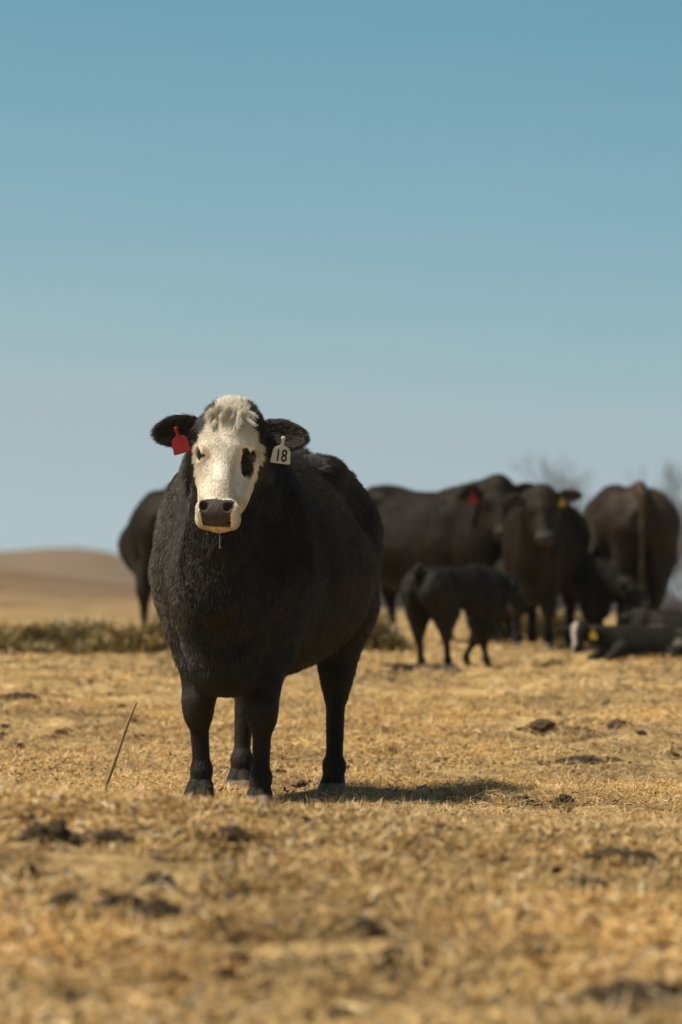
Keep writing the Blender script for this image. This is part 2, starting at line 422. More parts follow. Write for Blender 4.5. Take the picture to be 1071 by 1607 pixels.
def make_animal(name, P):
    """P: dict of pose and build; returns (root object, info)"""
    S = P.get('S', 1.0)                       # overall size
    pos, yaw = P['pos'], P.get('yaw', 0)      # yaw: rear swings towards +X (camera's right) for positive
    x0, y0 = pos; a = -R(yaw)
    Rz = np.array([[math.cos(a), -math.sin(a)], [math.sin(a), math.cos(a)]])
    def w2l(x, y): return (Rz.T @ np.array([x - x0, y - y0])) / S
    def l2w(x, y): q = Rz @ np.array([x, y]) * S; return q[0] + x0, q[1] + y0
    z0 = P.get('z0', gz(x0, y0))
    feet = []
    for i, (fx, fy) in enumerate(P.get('feet', [(-.14, 0), (.14, 0), (-.17, 1.27), (.17, 1.27)])):
        if P.get('feet_world'): wx, wy = fx, fy; fx, fy = w2l(fx, fy)
        else: wx, wy = l2w(fx, fy)
        feet.append(np.array([fx, fy, (gz(wx, wy) - z0) / S - .004]))
    H = P['head']; hp = np.array(H['p'], float); Rh = rotmat(H.get('yaw', 0), H.get('pitch', 30), H.get('roll', 0)); hs = H.get('s', 1.0)
    vox = P.get('vox', .02) / S
    lo = np.array([-.62, -.75, -.12]); hi = np.array([.62, 1.65, 1.55])
    lo = np.minimum(lo, hp - .35 * hs); hi = np.maximum(hi, hp + .35 * hs)
    nose = hp + Rh @ np.array([0, .55, 0]) * hs
    lo = np.minimum(lo, nose - .12); hi = np.maximum(hi, nose + .12)
    axs = []
    for i in range(3):
        g = [lo[i]]
        hl, hh = min(hp[i], nose[i]) - .17 * hs, max(hp[i], nose[i]) + .17 * hs
        if i == 0: hl, hh = hp[0] - .36 * hs, hp[0] + .36 * hs
        while g[-1] < hi[i]:
            fine = P.get('hvox') and hl < g[-1] < hh
            g.append(g[-1] + (P['hvox'] / S if fine else vox))
        axs.append(np.array(g))
    fl = Field(*axs)
    prof = [list(r) for r in COW]
    fat = P.get('fat', 1.0); slim = P.get('slim', 0.0)
    for r in prof:
        r[3] *= fat; r[2] += slim * min(1, max(0, (r[0] + .3) / .5))
    for r in prof: r[1] -= P.get('front_drop', 0) * max(0, min(1, (.6 - r[0]) / .5))
    if 'prof' in P: prof = P['prof']
    fl.trunk(prof, k=.05)
    zt = lambda z: z
    # shoulders, hips
    bw = P.get('bone', 1.0)
    for sx, ft in ((-1, feet[0]), (1, feet[1])):
        fl.ell((sx * .18 * fat, .05, .92), (.10, .17, .27), k=.08)
        fl.cap((sx * .165 * fat, .02, .85), (sx * .14 + (ft[0] - sx * .15) * .25, .05, .60), .13, .088, k=.07)
        el_ = np.array([sx * .14 + (ft[0] - sx * .15) * .25, .05, .62]); kn = el_ * .42 + ft * .58 + np.array([0, -.03, .09])
        fl.cap(el_, kn, .084 * bw, .054 * bw, k=.04)
        fe = ft + np.array([0, .012, .125])
        fl.cap(kn + np.array([0, -.006, .02]), kn + np.array([0, -.006, -.03]), .058 * bw, .050 * bw, k=.022)
        fl.cap(kn, fe, .036 * bw, .031 * bw, k=.02)
        fl.cap(fe, fe + np.array([0, -.005, -.01]), .043 * bw, .042 * bw, k=.015)
        for q in (-1, 1):
            fl.cap(fe + np.array([q * .016, -.02, -.055]), ft + np.array([q * .026, -.045, .018]), .032, .036, k=.012)
        fl.ell(fe + np.array([0, .045, -.02]), (.022, .016, .02), k=.01)
    for sx, ft in ((-1, feet[2]), (1, feet[3])):
        fl.ell((sx * .17, 1.2, 1.02), (.155, .26, .27), k=.08)
        fl.ell((sx * .19 * min(fat, 1.1), .98, 1.255), (.07, .10, .06), k=.08)      # hook bone
        st = np.array([sx * .215 + (ft[0] - sx * .17) * .25, 1.04, .74])
        fl.cap((sx * .17, 1.2, 1.0), st, .20, .145, k=.07)
        hk = np.array([ft[0] * .8 + sx * .20 * .2, ft[1] + .10, ft[2] + .47])
        fl.cap(st + np.array([0, .04, -.02]), hk, .14 * bw, .058 * bw, k=.05)
        fl.cap((sx * .13, 1.38, .95), hk + np.array([0, .02, .03]), .12, .045 * bw, k=.06)
        fl.cap(hk + np.array([0, .02, .03]), hk + np.array([0, 0, -.06]), .05 * bw, .05 * bw, k=.03)
        fe = ft + np.array([0, .04, .13])
        fl.cap(hk, fe, .041 * bw, .032 * bw, k=.02)
        fl.cap(fe, fe + np.array([0, -.005, -.01]), .048 * bw, .046 * bw, k=.015)
        for q in (-1, 1):
            fl.cap(fe + np.array([q * .016, -.02, -.055]), ft + np.array([q * .026, -.035, .018]), .032, .036, k=.012)
        fl.ell(fe + np.array([0, .045, -.02]), (.022, .016, .02), k=.01)
    fl.ell((0, -.10, .56), (.12, .15, .165), k=.08)      # brisket
    for sx in (-1, 1):
        fl.ell((sx * .40 * fat, .27, .92), (.05, .045, .26), k=.09, sub=True)       # hollow behind the shoulder
        fl.ell((sx * .37 * fat, .98, 1.12), (.07, .12, .08), k=.09, sub=True)       # flank hollow before the hip
    # tail head + tail
    fl.cap((0, 1.36, 1.32), (0, 1.50, 1.24), .05, .035, k=.05)
    tl = P.get('tail', [(0, 1.52, 1.2), (0.01, 1.56, .95), (0.015, 1.56, .65), (.0, 1.55, .42)])
    for a_, b_, r in zip(tl[:-1], tl[1:], (.03, .024, .028)):
        fl.cap(a_, b_, r, r * .95, k=.02)
    fl.ell((tl[-1][0], tl[-1][1], tl[-1][2] - .02), (.035, .035, .11), k=.03)
    # neck
    hu0 = H.get('hu', 1.0)
    def hu(v): return np.interp(v, [.28, .42], [hu0, 1.0])
    def hw(u, v, w): return hp + Rh @ (np.array([u * hu(v), v, w]) * hs)
    nb = np.array(P.get('neck_base', (0, .06, 1.04))); thr = hw(0, .12, -.17)
    nm = (nb + thr) / 2 + np.array(P.get('neck_mid', (0, 0, .02)))
    nr = P.get('neck_r', (.25, .18, .125))
    fl.cap(nb, nm, nr[0], nr[1], k=.16, flat=(1, 0, 0), fac=P.get('neck_flat', .85)); fl.cap(nm, thr, nr[1], nr[2] * hs, k=.06)
    fl.cap(thr, (nb[0] * .5, -.20, .78), .10 * hs, .13, k=.13)      # dewlap
    fl.cap((0, .2, 1.22 - P.get('front_drop', 0)), hw(0, .03, -.13), .11, .09 * hs, k=.10)
    # head
    E = lambda c, r, k=.02, sub=False: fl.ell(hw(*c), np.array(r) * hs * np.array([hu(c[1]), 1, 1]), Rh, k=k * hs, sub=sub)
    C = lambda a_, b_, ra, rb, k=.02, flat=None, fac=1: fl.cap(hw(*a_), hw(*b_), ra * hs, rb * hs, k=k * hs, flat=None if flat is None else Rh @ np.array(flat), fac=fac)
    E((0, .085, -.095), (.098, .115, .095), .03)
    E((0, .045, -.08), (.075, .06, .07), .04)             # poll
    E((0, .15, -.065), (.112, .12, .062), .03)           # forehead
    for q in (-1, 1):
        E((q * .094, .185, -.082), (.036, .046, .046), .02)  # orbit
        E((q * .097, .158, -.066), (.028, .024, .03), .02)  # brow
        C((q * .066, .20, -.16), (q * .045, .36, -.115), .066, .045, .04)
        E((q * .066, .19, -.19), (.042, .09, .075), .04)
    C((0, .2, -.066), (0, .40, -.060), .074, .050, .035)
    C((0, .2, -.055), (0, .40, -.045), .05, .042, .02)
    C((0, .17, -.046), (0, .40, -.036), .036, .032, .025)
    C((0, .24, -.12), (0, .43, -.095), .085, .058, .04)
    E((0, .445, -.066), (.073, .056, .060), .03)          # muzzle
    E((0, .462, -.030), (.066, .048, .04), .02)         # nose pad
    for q in (-1, 1):
        E((q * .047, .452, -.022), (.030, .036, .034), .015)   # nostril wing
        E((q * .047, .466, -.070), (.034, .036, .038), .02)    # lip
    E((0, .468, -.095), (.038, .026, .034), .02)          # chin
    if P.get('hvox'):
        for q in (-1, 1):
            fl.ell(hw(q * .084, .285, -.040), np.array((.030, .085, .032)) * hs, Rh, k=.035, sub=True)
            fl.ell(hw(q * .043, .457, .012), np.array((.015, .019, .026)) * hs, Rh, k=.008, sub=True)
            fl.cap(hw(q * .043, .457, .006), hw(q * .056, .445, -.004), .009, .007, k=.006, sub=True)
            E((q * .122, .188, -.073), (.018, .025, .024), .008, True)
        fl.cap(hw(-.045, .490, -.042), hw(0, .496, -.032), .005, .005, k=.008, sub=True)
        fl.cap(hw(.045, .490, -.042), hw(0, .496, -.032), .005, .005, k=.008, sub=True)
        for q in (-1, 1): fl.cap(hw(q * .045, .490, -.042), hw(q * .064, .466, -.088), .005, .004, k=.008, sub=True)
    # ears
    for q in (-1, 1):
        ea = H.get('ears', {-1: (8, 0), 1: (8, 0)})[q]      # (droop, back) degrees
        dr, bk = R(ea[0]), R(ea[1])
        eo = np.array([q * math.cos(dr) * math.cos(bk), math.sin(dr), -math.sin(bk) * math.cos(dr)])
        nrm = np.array([0, .30, 1.0]); nrm = nrm - eo * (nrm @ eo); nrm /= np.linalg.norm(nrm)
        sd = np.cross(eo, nrm)
        B = Rh @ np.stack([eo, sd, nrm], 1)
        base = np.array([q * .088, .062, -.10])
        es = H.get('ear', 1.0)
        fl.cap(hw(*base), hw(*(base + eo * .05 * es)), .034 * hs, .028 * hs, k=.03)
        c1 = hw(*(base + eo * .125 * es))
        th = .016 if P.get('hvox') else .024
        fl.ell(hw(*(base + eo * .112 * es)), (.082 * hs * es, .056 * hs * es, th * hs), B, k=.012); fl.ell(hw(*(base + eo * .165 * es + sd * .004)), (.050 * hs * es, .032 * hs * es, th * .9 * hs), B, k=.02)
        fl.ell(hw(*(base + eo * .115 * es + nrm * .013)), (.078 * hs * es, .041 * hs * es, .013 * hs), B, k=.006, sub=True)
    for ex in P.get('extra', []): ex(fl)
    if P.get('lying'): pass
    for (fx, fy, fz) in feet: pass
    v, q = fl.mesh(); v = relax(v, q, 1)
    # flatten hooves on the ground
    fz = np.array([min(feet, key=lambda f_: (f_[0] - p[0]) ** 2 + (f_[1] - p[1]) ** 2)[2] for p in v[v[:, 2] < .1]]) if (v[:, 2] < .1).any() else None
    if fz is not None:
        m = v[:, 2] < .1; v[m, 2] = np.maximum(v[m, 2], fz)
    # coat
    hl = ((v - hp) @ Rh) / hs      # head coords
    hl[:, 0] /= hu(hl[:, 1])
    base = np.array(P.get('coat', (.024, .018, .011)))
    c = np.tile(base, (len(v), 1))
    brown = fbm(v[:, 0] * 3, v[:, 1] * 3, v[:, 2] * 3, o=3, seed=11)[:, None]
    c = c * (1 + .35 * np.clip(brown, -1, 1))
    if 'paint' in P: P['paint'](v, hl, c)
    hoof = np.array([min((p[0] - f_[0]) ** 2 + (p[1] - f_[1]) ** 2 for f_ in feet) < .02 and p[2] < .065 + min(f_[2] for f_ in feet) for p in v[:, :]]) if P.get('hvox') else (v[:, 2] < .05)
    c[hoof] = (.16, .13, .098)
    o = new_mesh(name, v * S, faces4=q, mat=M_HIDE)
    set_color(o, 'coat', c)
    o.location = (x0, y0, z0); o.rotation_euler = (0, 0, a)
    # eyes
    for s_ in (-1, 1):
        bpy_eye(o, hw(s_ * .106, .188, -.073) * S, .0235 * hs * S)
    return o, dict(v=v, q=q, c=c, hp=hp, Rh=Rh, hs=hs, hw=lambda u, v_, w: hw(u, v_, w) * S, S=S, hl=hl, feet=feet)

def uvsphere(c, r, nu=18, nv=12, sq=(1, 1, 1), noise=0, seed=0):
    th = np.linspace(0, math.pi, nv + 1)[1:-1]; ph = np.linspace(0, 2 * math.pi, nu, endpoint=False)
    T, Pp = np.meshgrid(th, ph, indexing='ij')
    d = np.stack([np.sin(T) * np.cos(Pp), np.sin(T) * np.sin(Pp), np.cos(T)], -1).reshape(-1, 3)
    d = np.concatenate([d, [[0, 0, 1], [0, 0, -1]]])
    rr = np.ones(len(d))
    if noise: rr = 1 + noise * fbm(d[:, 0] * 2.2 + seed, d[:, 1] * 2.2 - seed, d[:, 2] * 2.2, o=4, seed=seed)
    v = d * rr[:, None] * np.array(sq) * r + np.array(c)
    n = nu; f4 = []; f3 = []
    for i in range(nv - 2):
        for j in range(n): f4.append((i * n + j, (i + 1) * n + j, (i + 1) * n + (j + 1) % n, i * n + (j + 1) % n))
    t, b = len(d) - 2, len(d) - 1
    for j in range(n): f3.append((t, j, (j + 1) % n)); f3.append((b, (nv - 2) * n + (j + 1) % n, (nv - 2) * n + j))
    return v, f4, f3
def bpy_eye(parent, c, r):
    v, f4, f3 = uvsphere((0, 0, 0), r)
    o = new_mesh('eye', v, f4, f3, M_EYE, parent); o.location = tuple(c); return o

def outline_solid(pts, th):
    """pts: 2d outline (x,z) -> slab of thickness th in y ; rounded by a slight inner bevel"""
    n = len(pts); P2 = np.array(pts, float); c = P2.mean(0); inn = c + (P2 - c) * .94
    rings = [(inn, -th / 2), (P2, -th / 4), (P2, th / 4), (inn, th / 2)]
    v = np.concatenate([np.stack([r[:, 0], np.full(n, y), r[:, 1]], 1) for r, y in rings])
    f = [(k * n + i, k * n + (i + 1) % n, (k + 1) * n + (i + 1) % n, (k + 1) * n + i) for k in range(3) for i in range(n)]
    v = np.concatenate([v, [[c[0], -th / 2, c[1]], [c[0], th / 2, c[1]]]]); a, b = len(v) - 2, len(v) - 1
    f3 = [(a, (i + 1) % n, i) for i in range(n)] + [(b, 3 * n + i, 3 * n + (i + 1) % n) for i in range(n)]
    return v, f, f3
TAG = [(-.006, .0), (-.009, -.008), (-.006, -.016), (-.005, -.030), (-.010, -.036), (-.026, -.043), (-.032, -.052), (-.037, -.098), (-.033, -.102),
       (.033, -.102), (.037, -.098), (.032, -.052), (.026, -.043), (.010, -.036), (.005, -.030), (.006, -.016), (.009, -.008), (.006, .0)]
def ear_tag(parent, mat, loc, rot=(0, 0, 0), s=1.0, text=None):
    v, f4, f3 = outline_solid(TAG, .003)
    o = new_mesh('ear_tag', v * s, f4, f3, mat, parent, smooth=False); o.location = loc; o.rotation_euler = rot
    v, f4, f3 = uvsphere((0, -.004 * s, -.008 * s), .006 * s, 10, 6, (1, .7, 1)); new_mesh('stud', v, f4, f3, mat, o)
    if text:
        cu = bpy.data.curves.new('tag_number', 'FONT'); cu.body = text; cu.size = .056 * s; cu.align_x = 'CENTER'; cu.align_y = 'CENTER'
        cu.extrude = .0004; cu.offset = .0009 * s; cu.space_character = 1.0
        t = bpy.data.objects.new('tag_number', cu); col.objects.link(t); cu.materials.append(M_INK)
        bpy.context.view_layer.update(); me_ = bpy.data.meshes.new_from_object(t.evaluated_get(bpy.context.evaluated_depsgraph_get()))
        bpy.data.objects.remove(t); t = bpy.data.objects.new('tag_number', me_); col.objects.link(t)
        t.scale = (.82, 1.12, 1)
        t.parent = o; t.location = (0, -.0024 * s, -.074 * s); t.rotation_euler = (R(90), 0, 0)
    return o

# ------------------------------------------------------------------ the white-faced cow
def lerp(t, a, b): return a + (b - a) * t
def paint_main(v, hl, c):
    u, vv, w = hl[:, 0], hl[:, 1], hl[:, 2]
    n = .010 * vnoise(u * 60, vv * 60, w * 60, seed=2)
    wid = np.interp(vv, [-.06, 0, .05, .10, .14], [.044, .050, .062, .102, .16])
    wl = np.interp(vv, [0, .1, .2, .3, .42, .46], [-.09, -.095, -.112, -.140, -.20, -.22])
    head = (vv > -.10) & (vv < .60) & (np.abs(u) < .17) & (w > wl + n)
    side = np.abs(u - .006) < wid + n * 1.3
    wh = head & side
    d_ = np.exp(-(((v[:, 0] + .27) / .08) ** 2 + ((v[:, 2] - .66) / .16) ** 2) * 1.0) * (v[:, 1] < .5) * np.clip(.6 + .9 * fbm(v[:, 0] * 9, v[:, 1] * 9, v[:, 2] * 7, o=3, seed=19), 0, 1)
    c += d_[:, None] * np.array((.085, .050, .026))
    tone = 1 + .06 * np.clip(fbm(u * 25, vv * 12, w * 25, o=3, seed=8), -1, 1)
    cream = np.array((.80, .72, .585))
    c[wh] = cream * tone[wh][:, None]
    # dirty cream towards chin and jaw
    m = wh & (vv > .36) & (w < -.05); c[m] = c[m] * np.array((.93, .84, .70))
    e = (((u - .096 + n * .6) / .028) ** 2 + ((vv - .226 + n * .5) / .044) ** 2 < 1) & (u > 0.04) & (w > -.13)
    c[e & head] = (.022, .016, .012)
    e2 = (((np.abs(u) - .108) / np.where(u < 0, .021, .017)) ** 2 + ((vv - .190) / .022) ** 2 < 1) & (w < -.05) & (w > -.13)
    c[e2 & head] = (.05, .035, .025)
    nose = (vv > .424 + n * .3) & (vv < .512 + n * .3) & (np.abs(u) < .064 - np.clip(vv - .46, 0, 1) * .30) & (w > -.058)
    c[nose] = (.060, .046, .036)
    pink = (vv >= .488 + n * .3) & ~nose & (w > -.07) & (np.abs(u) < .05) & head
    c[pink] = (.58, .45, .33)

main_x, main_y = PX(362, 14.5), 14.5
P_main = dict(pos=(main_x, main_y), yaw=10, z0=-.02, S=1.015, vox=.011, hvox=.0055, fat=.97, bone=1.0, tail=[(.02, 1.50, 1.2), (.08, 1.54, .95), (.12, 1.54, .75), (.12, 1.53, .6)],
              feet=[(PX(316, 14.5), 14.5), (PX(409, 14.42), 14.42), (PX(377, 15.72), 15.72), (PX(522, 15.42), 15.42)], feet_world=True,
              head=dict(p=(.070, -.36, 1.468), yaw=3, pitch=30, roll=2, s=.98, hu=.83, ear=1.16, ears={-1: (6, -3), 1: (4, 4)}),
              paint=paint_main)
cow, ci = make_animal('cow', P_main)
tag(cow, 'big black cow with a white face, dark eye patch, red and white ear tags', 'cow')

# ---- fur as real strands
def fur(parent, info, n, fn, name='fur', rad=.0006, seed=1, pts=4, mat=None):
    """fn(pos(local/S), normal, headcoords, colour) -> (weight per vertex), direction, length, spread evaluated per strand"""
    r = np.random.default_rng(seed)
    v, q = info['v'], info['q']; T = np.concatenate([q[:, [0, 1, 2]], q[:, [0, 2, 3]]])
    a, b, c = v[T[:, 0]], v[T[:, 1]], v[T[:, 2]]; N = np.cross(b - a, c - a); A = np.linalg.norm(N, axis=1) + 1e-12
    fn_w, fn_d = fn
    wt = A * fn_w((a + b + c) / 3, info['hl'][T].mean(1)); wt /= wt.sum()
    vn = np.zeros_like(v); Fn = N
    for k in range(3):
        for ax_ in range(3): vn[:, ax_] += np.bincount(T[:, k], Fn[:, ax_], len(v))
    vn /= np.linalg.norm(vn, axis=1)[:, None] + 1e-9
    t = r.choice(len(T), n, p=wt); s_ = np.sqrt(r.random(n)); m = r.random(n)
    w0, w1, w2 = 1 - s_, s_ * (1 - m), s_ * m
    tri = T[t]
    mixv = lambda X: X[tri[:, 0]] * w0[:, None] + X[tri[:, 1]] * w1[:, None] + X[tri[:, 2]] * w2[:, None]
    p = mixv(v); nn = mixv(vn); nn /= np.linalg.norm(nn, axis=1)[:, None] + 1e-9
    hh = mixv(info['hl']); cc = info['c'][tri[np.arange(n), r.integers(0, 3, n)]]
    flow, ln, lift, cc = fn_d(p, nn, hh, cc, r)
    fl_ = flow - nn * (flow * nn).sum(1)[:, None]; fl_ /= np.linalg.norm(fl_, axis=1)[:, None] + 1e-9
    cl = np.stack([vnoise(p[:, 0] * 28, p[:, 1] * 28, p[:, 2] * 28, seed=k) for k in (31, 32, 33)], 1)
    hd_ = ((hh[:, 1] > -.1) & (hh[:, 1] < .53) & (np.abs(hh[:, 0]) < .17) & (hh[:, 2] > -.175))[:, None]
    d = fl_ + nn * lift[:, None] + cl * np.where(hd_, .12, .45) + r.normal(0, 1, (n, 3)) * np.where(hd_, .13, .27); d /= np.linalg.norm(d, axis=1)[:, None]
    ts = np.linspace(0, 1, pts)
    P_ = np.zeros((n, pts, 3), np.float32)
    bend = fl_ * .5 - nn * .35 * lift[:, None]
    for k, tt in enumerate(ts): P_[:, k] = p - nn * .001 + (d * tt + bend * tt * tt * .6) * ln[:, None]
    P_ *= info['S']
    cv = bpy.data.hair_curves.new(name); cv.add_curves([pts] * n)
    cv.attributes['position'].data.foreach_set('vector', P_.reshape(-1))
    ra = cv.attributes.get('radius') or cv.attributes.new('radius', 'FLOAT', 'POINT')
    rr = (np.linspace(1, .25, pts)[None, :] * np.ones((n, 1)) * rad).astype(np.float32); ra.data.foreach_set('value', rr.reshape(-1))
    ca = cv.attributes.new('coat', 'FLOAT_COLOR', 'CURVE'); c4 = np.ones((n, 4), np.float32); c4[:, :3] = cc; ca.data.foreach_set('color', c4.reshape(-1))
    cv.materials.append(mat or M_FUR)
    o = bpy.data.objects.new(name, cv); col.objects.link(o); o.parent = parent
    return o
def body_w(p, h):
    w = np.ones(len(p))
    w[p[:, 1] > 1.0] *= .5
    nose = (h[:, 1] > .42) & (h[:, 1] < .515) & (np.abs(h[:, 0]) < .066) & (h[:, 2] > -.060)
    w[nose] = 0
    head = (h[:, 1] > -.08) & (h[:, 1] < .53) & (np.abs(h[:, 0]) < .16) & (h[:, 2] > -.175)
    w[head & ~nose] *= 3.2
    w[p[:, 2] < .06] = 0
    eye = ((np.abs(h[:, 0]) - .110) ** 2 + (h[:, 1] - .188) ** 2 < .024 ** 2) & (h[:, 2] < -.03) & (h[:, 2] > -.12)
    w[eye] = 0
    return w
Rh0, hp0 = ci['Rh'], ci['hp']
def body_d(p, n, h, c, r):
    N = len(p); flow = np.zeros((N, 3)); ln = np.full(N, .020); lift = np.full(N, .75)
    flow[:, 2] = -.8; flow[:, 1] = np.interp(p[:, 1], [-.05, .45], [-.25, .6])
    leg = p[:, 2] < .50; flow[leg] = (0, 0, -1)
    tl_ = np.clip((p[:, 2] - .38) / .22, 0, 1); ln = .006 + .010 * tl_; lift = .30 + .45 * tl_
    head = (h[:, 1] > -.10) & (h[:, 1] < .53) & (np.abs(h[:, 0]) < .17) & (h[:, 2] > -.175)
    # whorl between the eyes: hair radiates from it
    du = h[:, 0]; dv = h[:, 1] - .165
    rad = np.stack([du * 1.3, dv, np.zeros(N)], 1); rad[:, 1] += .035 * np.clip(dv / .05, 0, 1) - .012 * np.clip(-dv / .05, 0, 1)
    hf = rad @ Rh0.T
    flow[head] = hf[head]; ln[head] = .0085; lift[head] = .22
    up = head & (dv < 0) & (h[:, 2] > -.15); tt = np.clip(-dv / .09, 0, 1); ln[up] = (.0085 + .0115 * tt)[up]; lift[up] = (.22 + .28 * tt)[up]
    tuft = head & (h[:, 1] < .075) & (np.abs(du) < .10)
    ln[tuft] = .022 + .014 * r.random(tuft.sum()); lift[tuft] = .55
    ear = (np.abs(h[:, 0]) > .13) & (h[:, 1] < .2) & (h[:, 1] > -.1) & (h[:, 2] > -.25)
    sgn = np.sign(h[:, 0]); ef = (np.stack([sgn, np.full(N, .25), np.zeros(N)], 1)) @ Rh0.T
    flow[ear] = ef[ear]; ln[ear] = .014; lift[ear] = .5
    withers = (p[:, 2] > 1.25) & (p[:, 1] > -.1); ln[withers] = .024; lift[withers] = 1.0
    bel = (n[:, 2] < -.35) & (p[:, 2] < .8) & (p[:, 2] > .42) & (p[:, 1] < 1.0) & (np.abs(p[:, 0]) < .40); ln[bel] = .024; lift[bel] = .8
    ln = ln * (.6 + .8 * r.random(N))
    # single hairs vary; bleached tips here and there, sun glints coloured into the left side
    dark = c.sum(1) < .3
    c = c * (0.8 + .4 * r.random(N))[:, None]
    sun_glint = np.clip(-p[:, 0] * 3.2, 0, 1) * np.clip(-n[:, 0] * 1.6, 0, 1) * np.clip((p[:, 2] - .35) * 3, 0, 1)
    bl = dark & (r.random(N) < .14 + .34 * sun_glint) & ~leg; c[bl] = (np.array((.095, .066, .04)) + sun_glint[bl][:, None] * np.array((.095, .066, .042))) * (.5 + r.random(bl.sum()))[:, None]
    return flow, ln, lift, c
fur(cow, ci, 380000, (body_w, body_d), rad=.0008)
# curly top-knot, laid forward over the forehead
def top_w(p, h):
    return ((h[:, 1] < .10) & (h[:, 1] > -.05) & (np.abs(h[:, 0] - .008) < .054) & (h[:, 2] > -.16) & (h[:, 1] < .085) & (h[:, 2] < 0)).astype(float)
LK = np.random.default_rng(12); LKP = np.stack([LK.uniform(-.08, .08, 70), LK.uniform(-.04, .095, 70)], 1)
LKA = LKP[:, 0] * 11 + LK.normal(0, .55, 70); LKL = LK.uniform(.55, 1.35, 70); LKF = LK.uniform(0, 1, 70)
def top_d(p, n, h, c, r):
    N = len(p); k = np.argmin((h[:, 0:1] - LKP[:, 0]) ** 2 + (h[:, 1:2] - LKP[:, 1]) ** 2, 1)
    v_ = h[:, 1]
    up = v_ < .012 + .02 * (LKF[k] - .5)
    conv = (LKP[k, 0] - h[:, 0]) * 14          # strands of a lock close up towards its tip
    side = np.where(up, LKP[k, 0] * 6, LKA[k]) + conv
    fan = np.stack([side, np.where(up, -.7, .8), np.full(N, .25)], 1) @ Rh0.T
    ln = (.028 + .022 * r.random(N)) * LKL[k]; lift = np.where(up, 1.1, .15 + .5 * LKF[k]); ln = np.where(up, ln * .62, ln)
    return fan, ln, lift, c * (0.72 + .50 * LKF[k])[:, None]
fur(cow, ci, 12000, (top_w, top_d), name='forelock', rad=.0009, seed=5, pts=5)

hwm = ci['hw']
# ear tags (world-vertical, hanging from the ears)
tg = ear_tag(cow, M_RED, hwm(-.240, .084, -.048), (R(8), R(-14), R(-14)), 1.0); tg['label'] = 'plain red ear tag'
tg = ear_tag(cow, M_WHITE, hwm(.244, .088, -.085), (R(4), R(7), R(14)), 1.0, '18'); tg['label'] = 'white ear tag numbered 18'
# drool strand under the chin
def tube(pts, rads, n=6):
    pts = np.array(pts, float); m = len(pts); v = []
    for i in range(m):
        t = pts[min(i + 1, m - 1)] - pts[max(i - 1, 0)]; t /= np.linalg.norm(t) + 1e-9
        a = np.cross(t, (0, 1, 0) if abs(t[1]) < .9 else (1, 0, 0)); a /= np.linalg.norm(a); b = np.cross(t, a)
        for k in range(n):
            an = 2 * math.pi * k / n; v.append(pts[i] + (a * math.cos(an) + b * math.sin(an)) * rads[i])
    f4 = [(i * n + k, i * n + (k + 1) % n, (i + 1) * n + (k + 1) % n, (i + 1) * n + k) for i in range(m - 1) for k in range(n)]
    v += [pts[0], pts[-1]]; a, b = len(v) - 2, len(v) - 1
    f3 = [(a, (k + 1) % n, k) for k in range(n)] + [(b, (m - 1) * n + k, (m - 1) * n + (k + 1) % n) for k in range(n)]
    return np.array(v), f4, f3
c0 = np.array(hwm(.006, .505, -.098))
v, f4, f3 = tube([c0 + (0, 0, .01), c0 + (0, 0, -.02), c0 + (.001, 0, -.048), c0 + (.001, 0, -.054), c0 + (.001, 0, -.058)], [.0014, .0011, .0012, .003, .001])
new_mesh('drool', v, f4, f3, simple_mat('drool', (.8, .8, .78), .05, .8, **{'Transmission Weight': .5}), cow)

# ------------------------------------------------------------------ the herd behind
HERD = 'black cattle standing behind the white-faced cow'
def place(px, d): return (PX(px, d), d)
def rough_w(p, h):
    w = np.ones(len(p)); w[p[:, 2] < .08] = 0; return w
def rough_d(p, n, h, c, r):
    N = len(p); flow = np.zeros((N, 3)); flow[:] = (0, .6, -.8); ln = np.full(N, .017); leg = p[:, 2] < .45; ln[leg] = .008; ln[(h[:, 1] > -.1) & (h[:, 1] < .6) & (np.abs(h[:, 0]) < .16) & (h[:, 2] > -.26)] = .007
    patch = .5 + .5 * fbm(p[:, 0] * 3.5, p[:, 1] * 3.5, p[:, 2] * 3.5, o=3, seed=77)
    ln = ln * (.6 + .8 * r.random(N)); c = c * (.75 + .5 * r.random(N))[:, None]
    bl = (r.random(N) < .35 * np.clip(patch, 0, 1)) & ~leg; c[bl] = np.array((.085, .055, .032)) * (.6 + r.random(bl.sum()))[:, None]
    return flow, ln, np.full(N, .7), c
def paint_dark(v, hl, c):
    u, vv, w = hl.T
    m = (vv > .425) & (vv < .51) & (np.abs(u) < .066) & (w > -.06); c[m] = (.05, .042, .036)
    m = (vv > .40) & (vv < .56) & (np.abs(u) < .10) & (w <= -.05) & (w > -.16); c[m] = c[m] * 1.2
def coarse_fur(o, info, n=48000, seed=3): fur(o, info, n, (rough_w, rough_d), rad=.0015, seed=seed, pts=3, mat=M_FUR_DULL)
# A: rear view at the left
oA, iA = make_animal('cow', dict(pos=place(306, 34.6), yaw=186, fat=1.30, feet=[(-.14, 0), (.14, 0), (-.24, 1.27), (.24, 1.27)], S=1.03, head=dict(p=(0, -.55, 1.25), pitch=35, yaw=10)))
tag(oA, 'black cow seen from behind, half hidden at the left of the white-faced cow', 'cow', HERD)
coarse_fur(oA, iA)
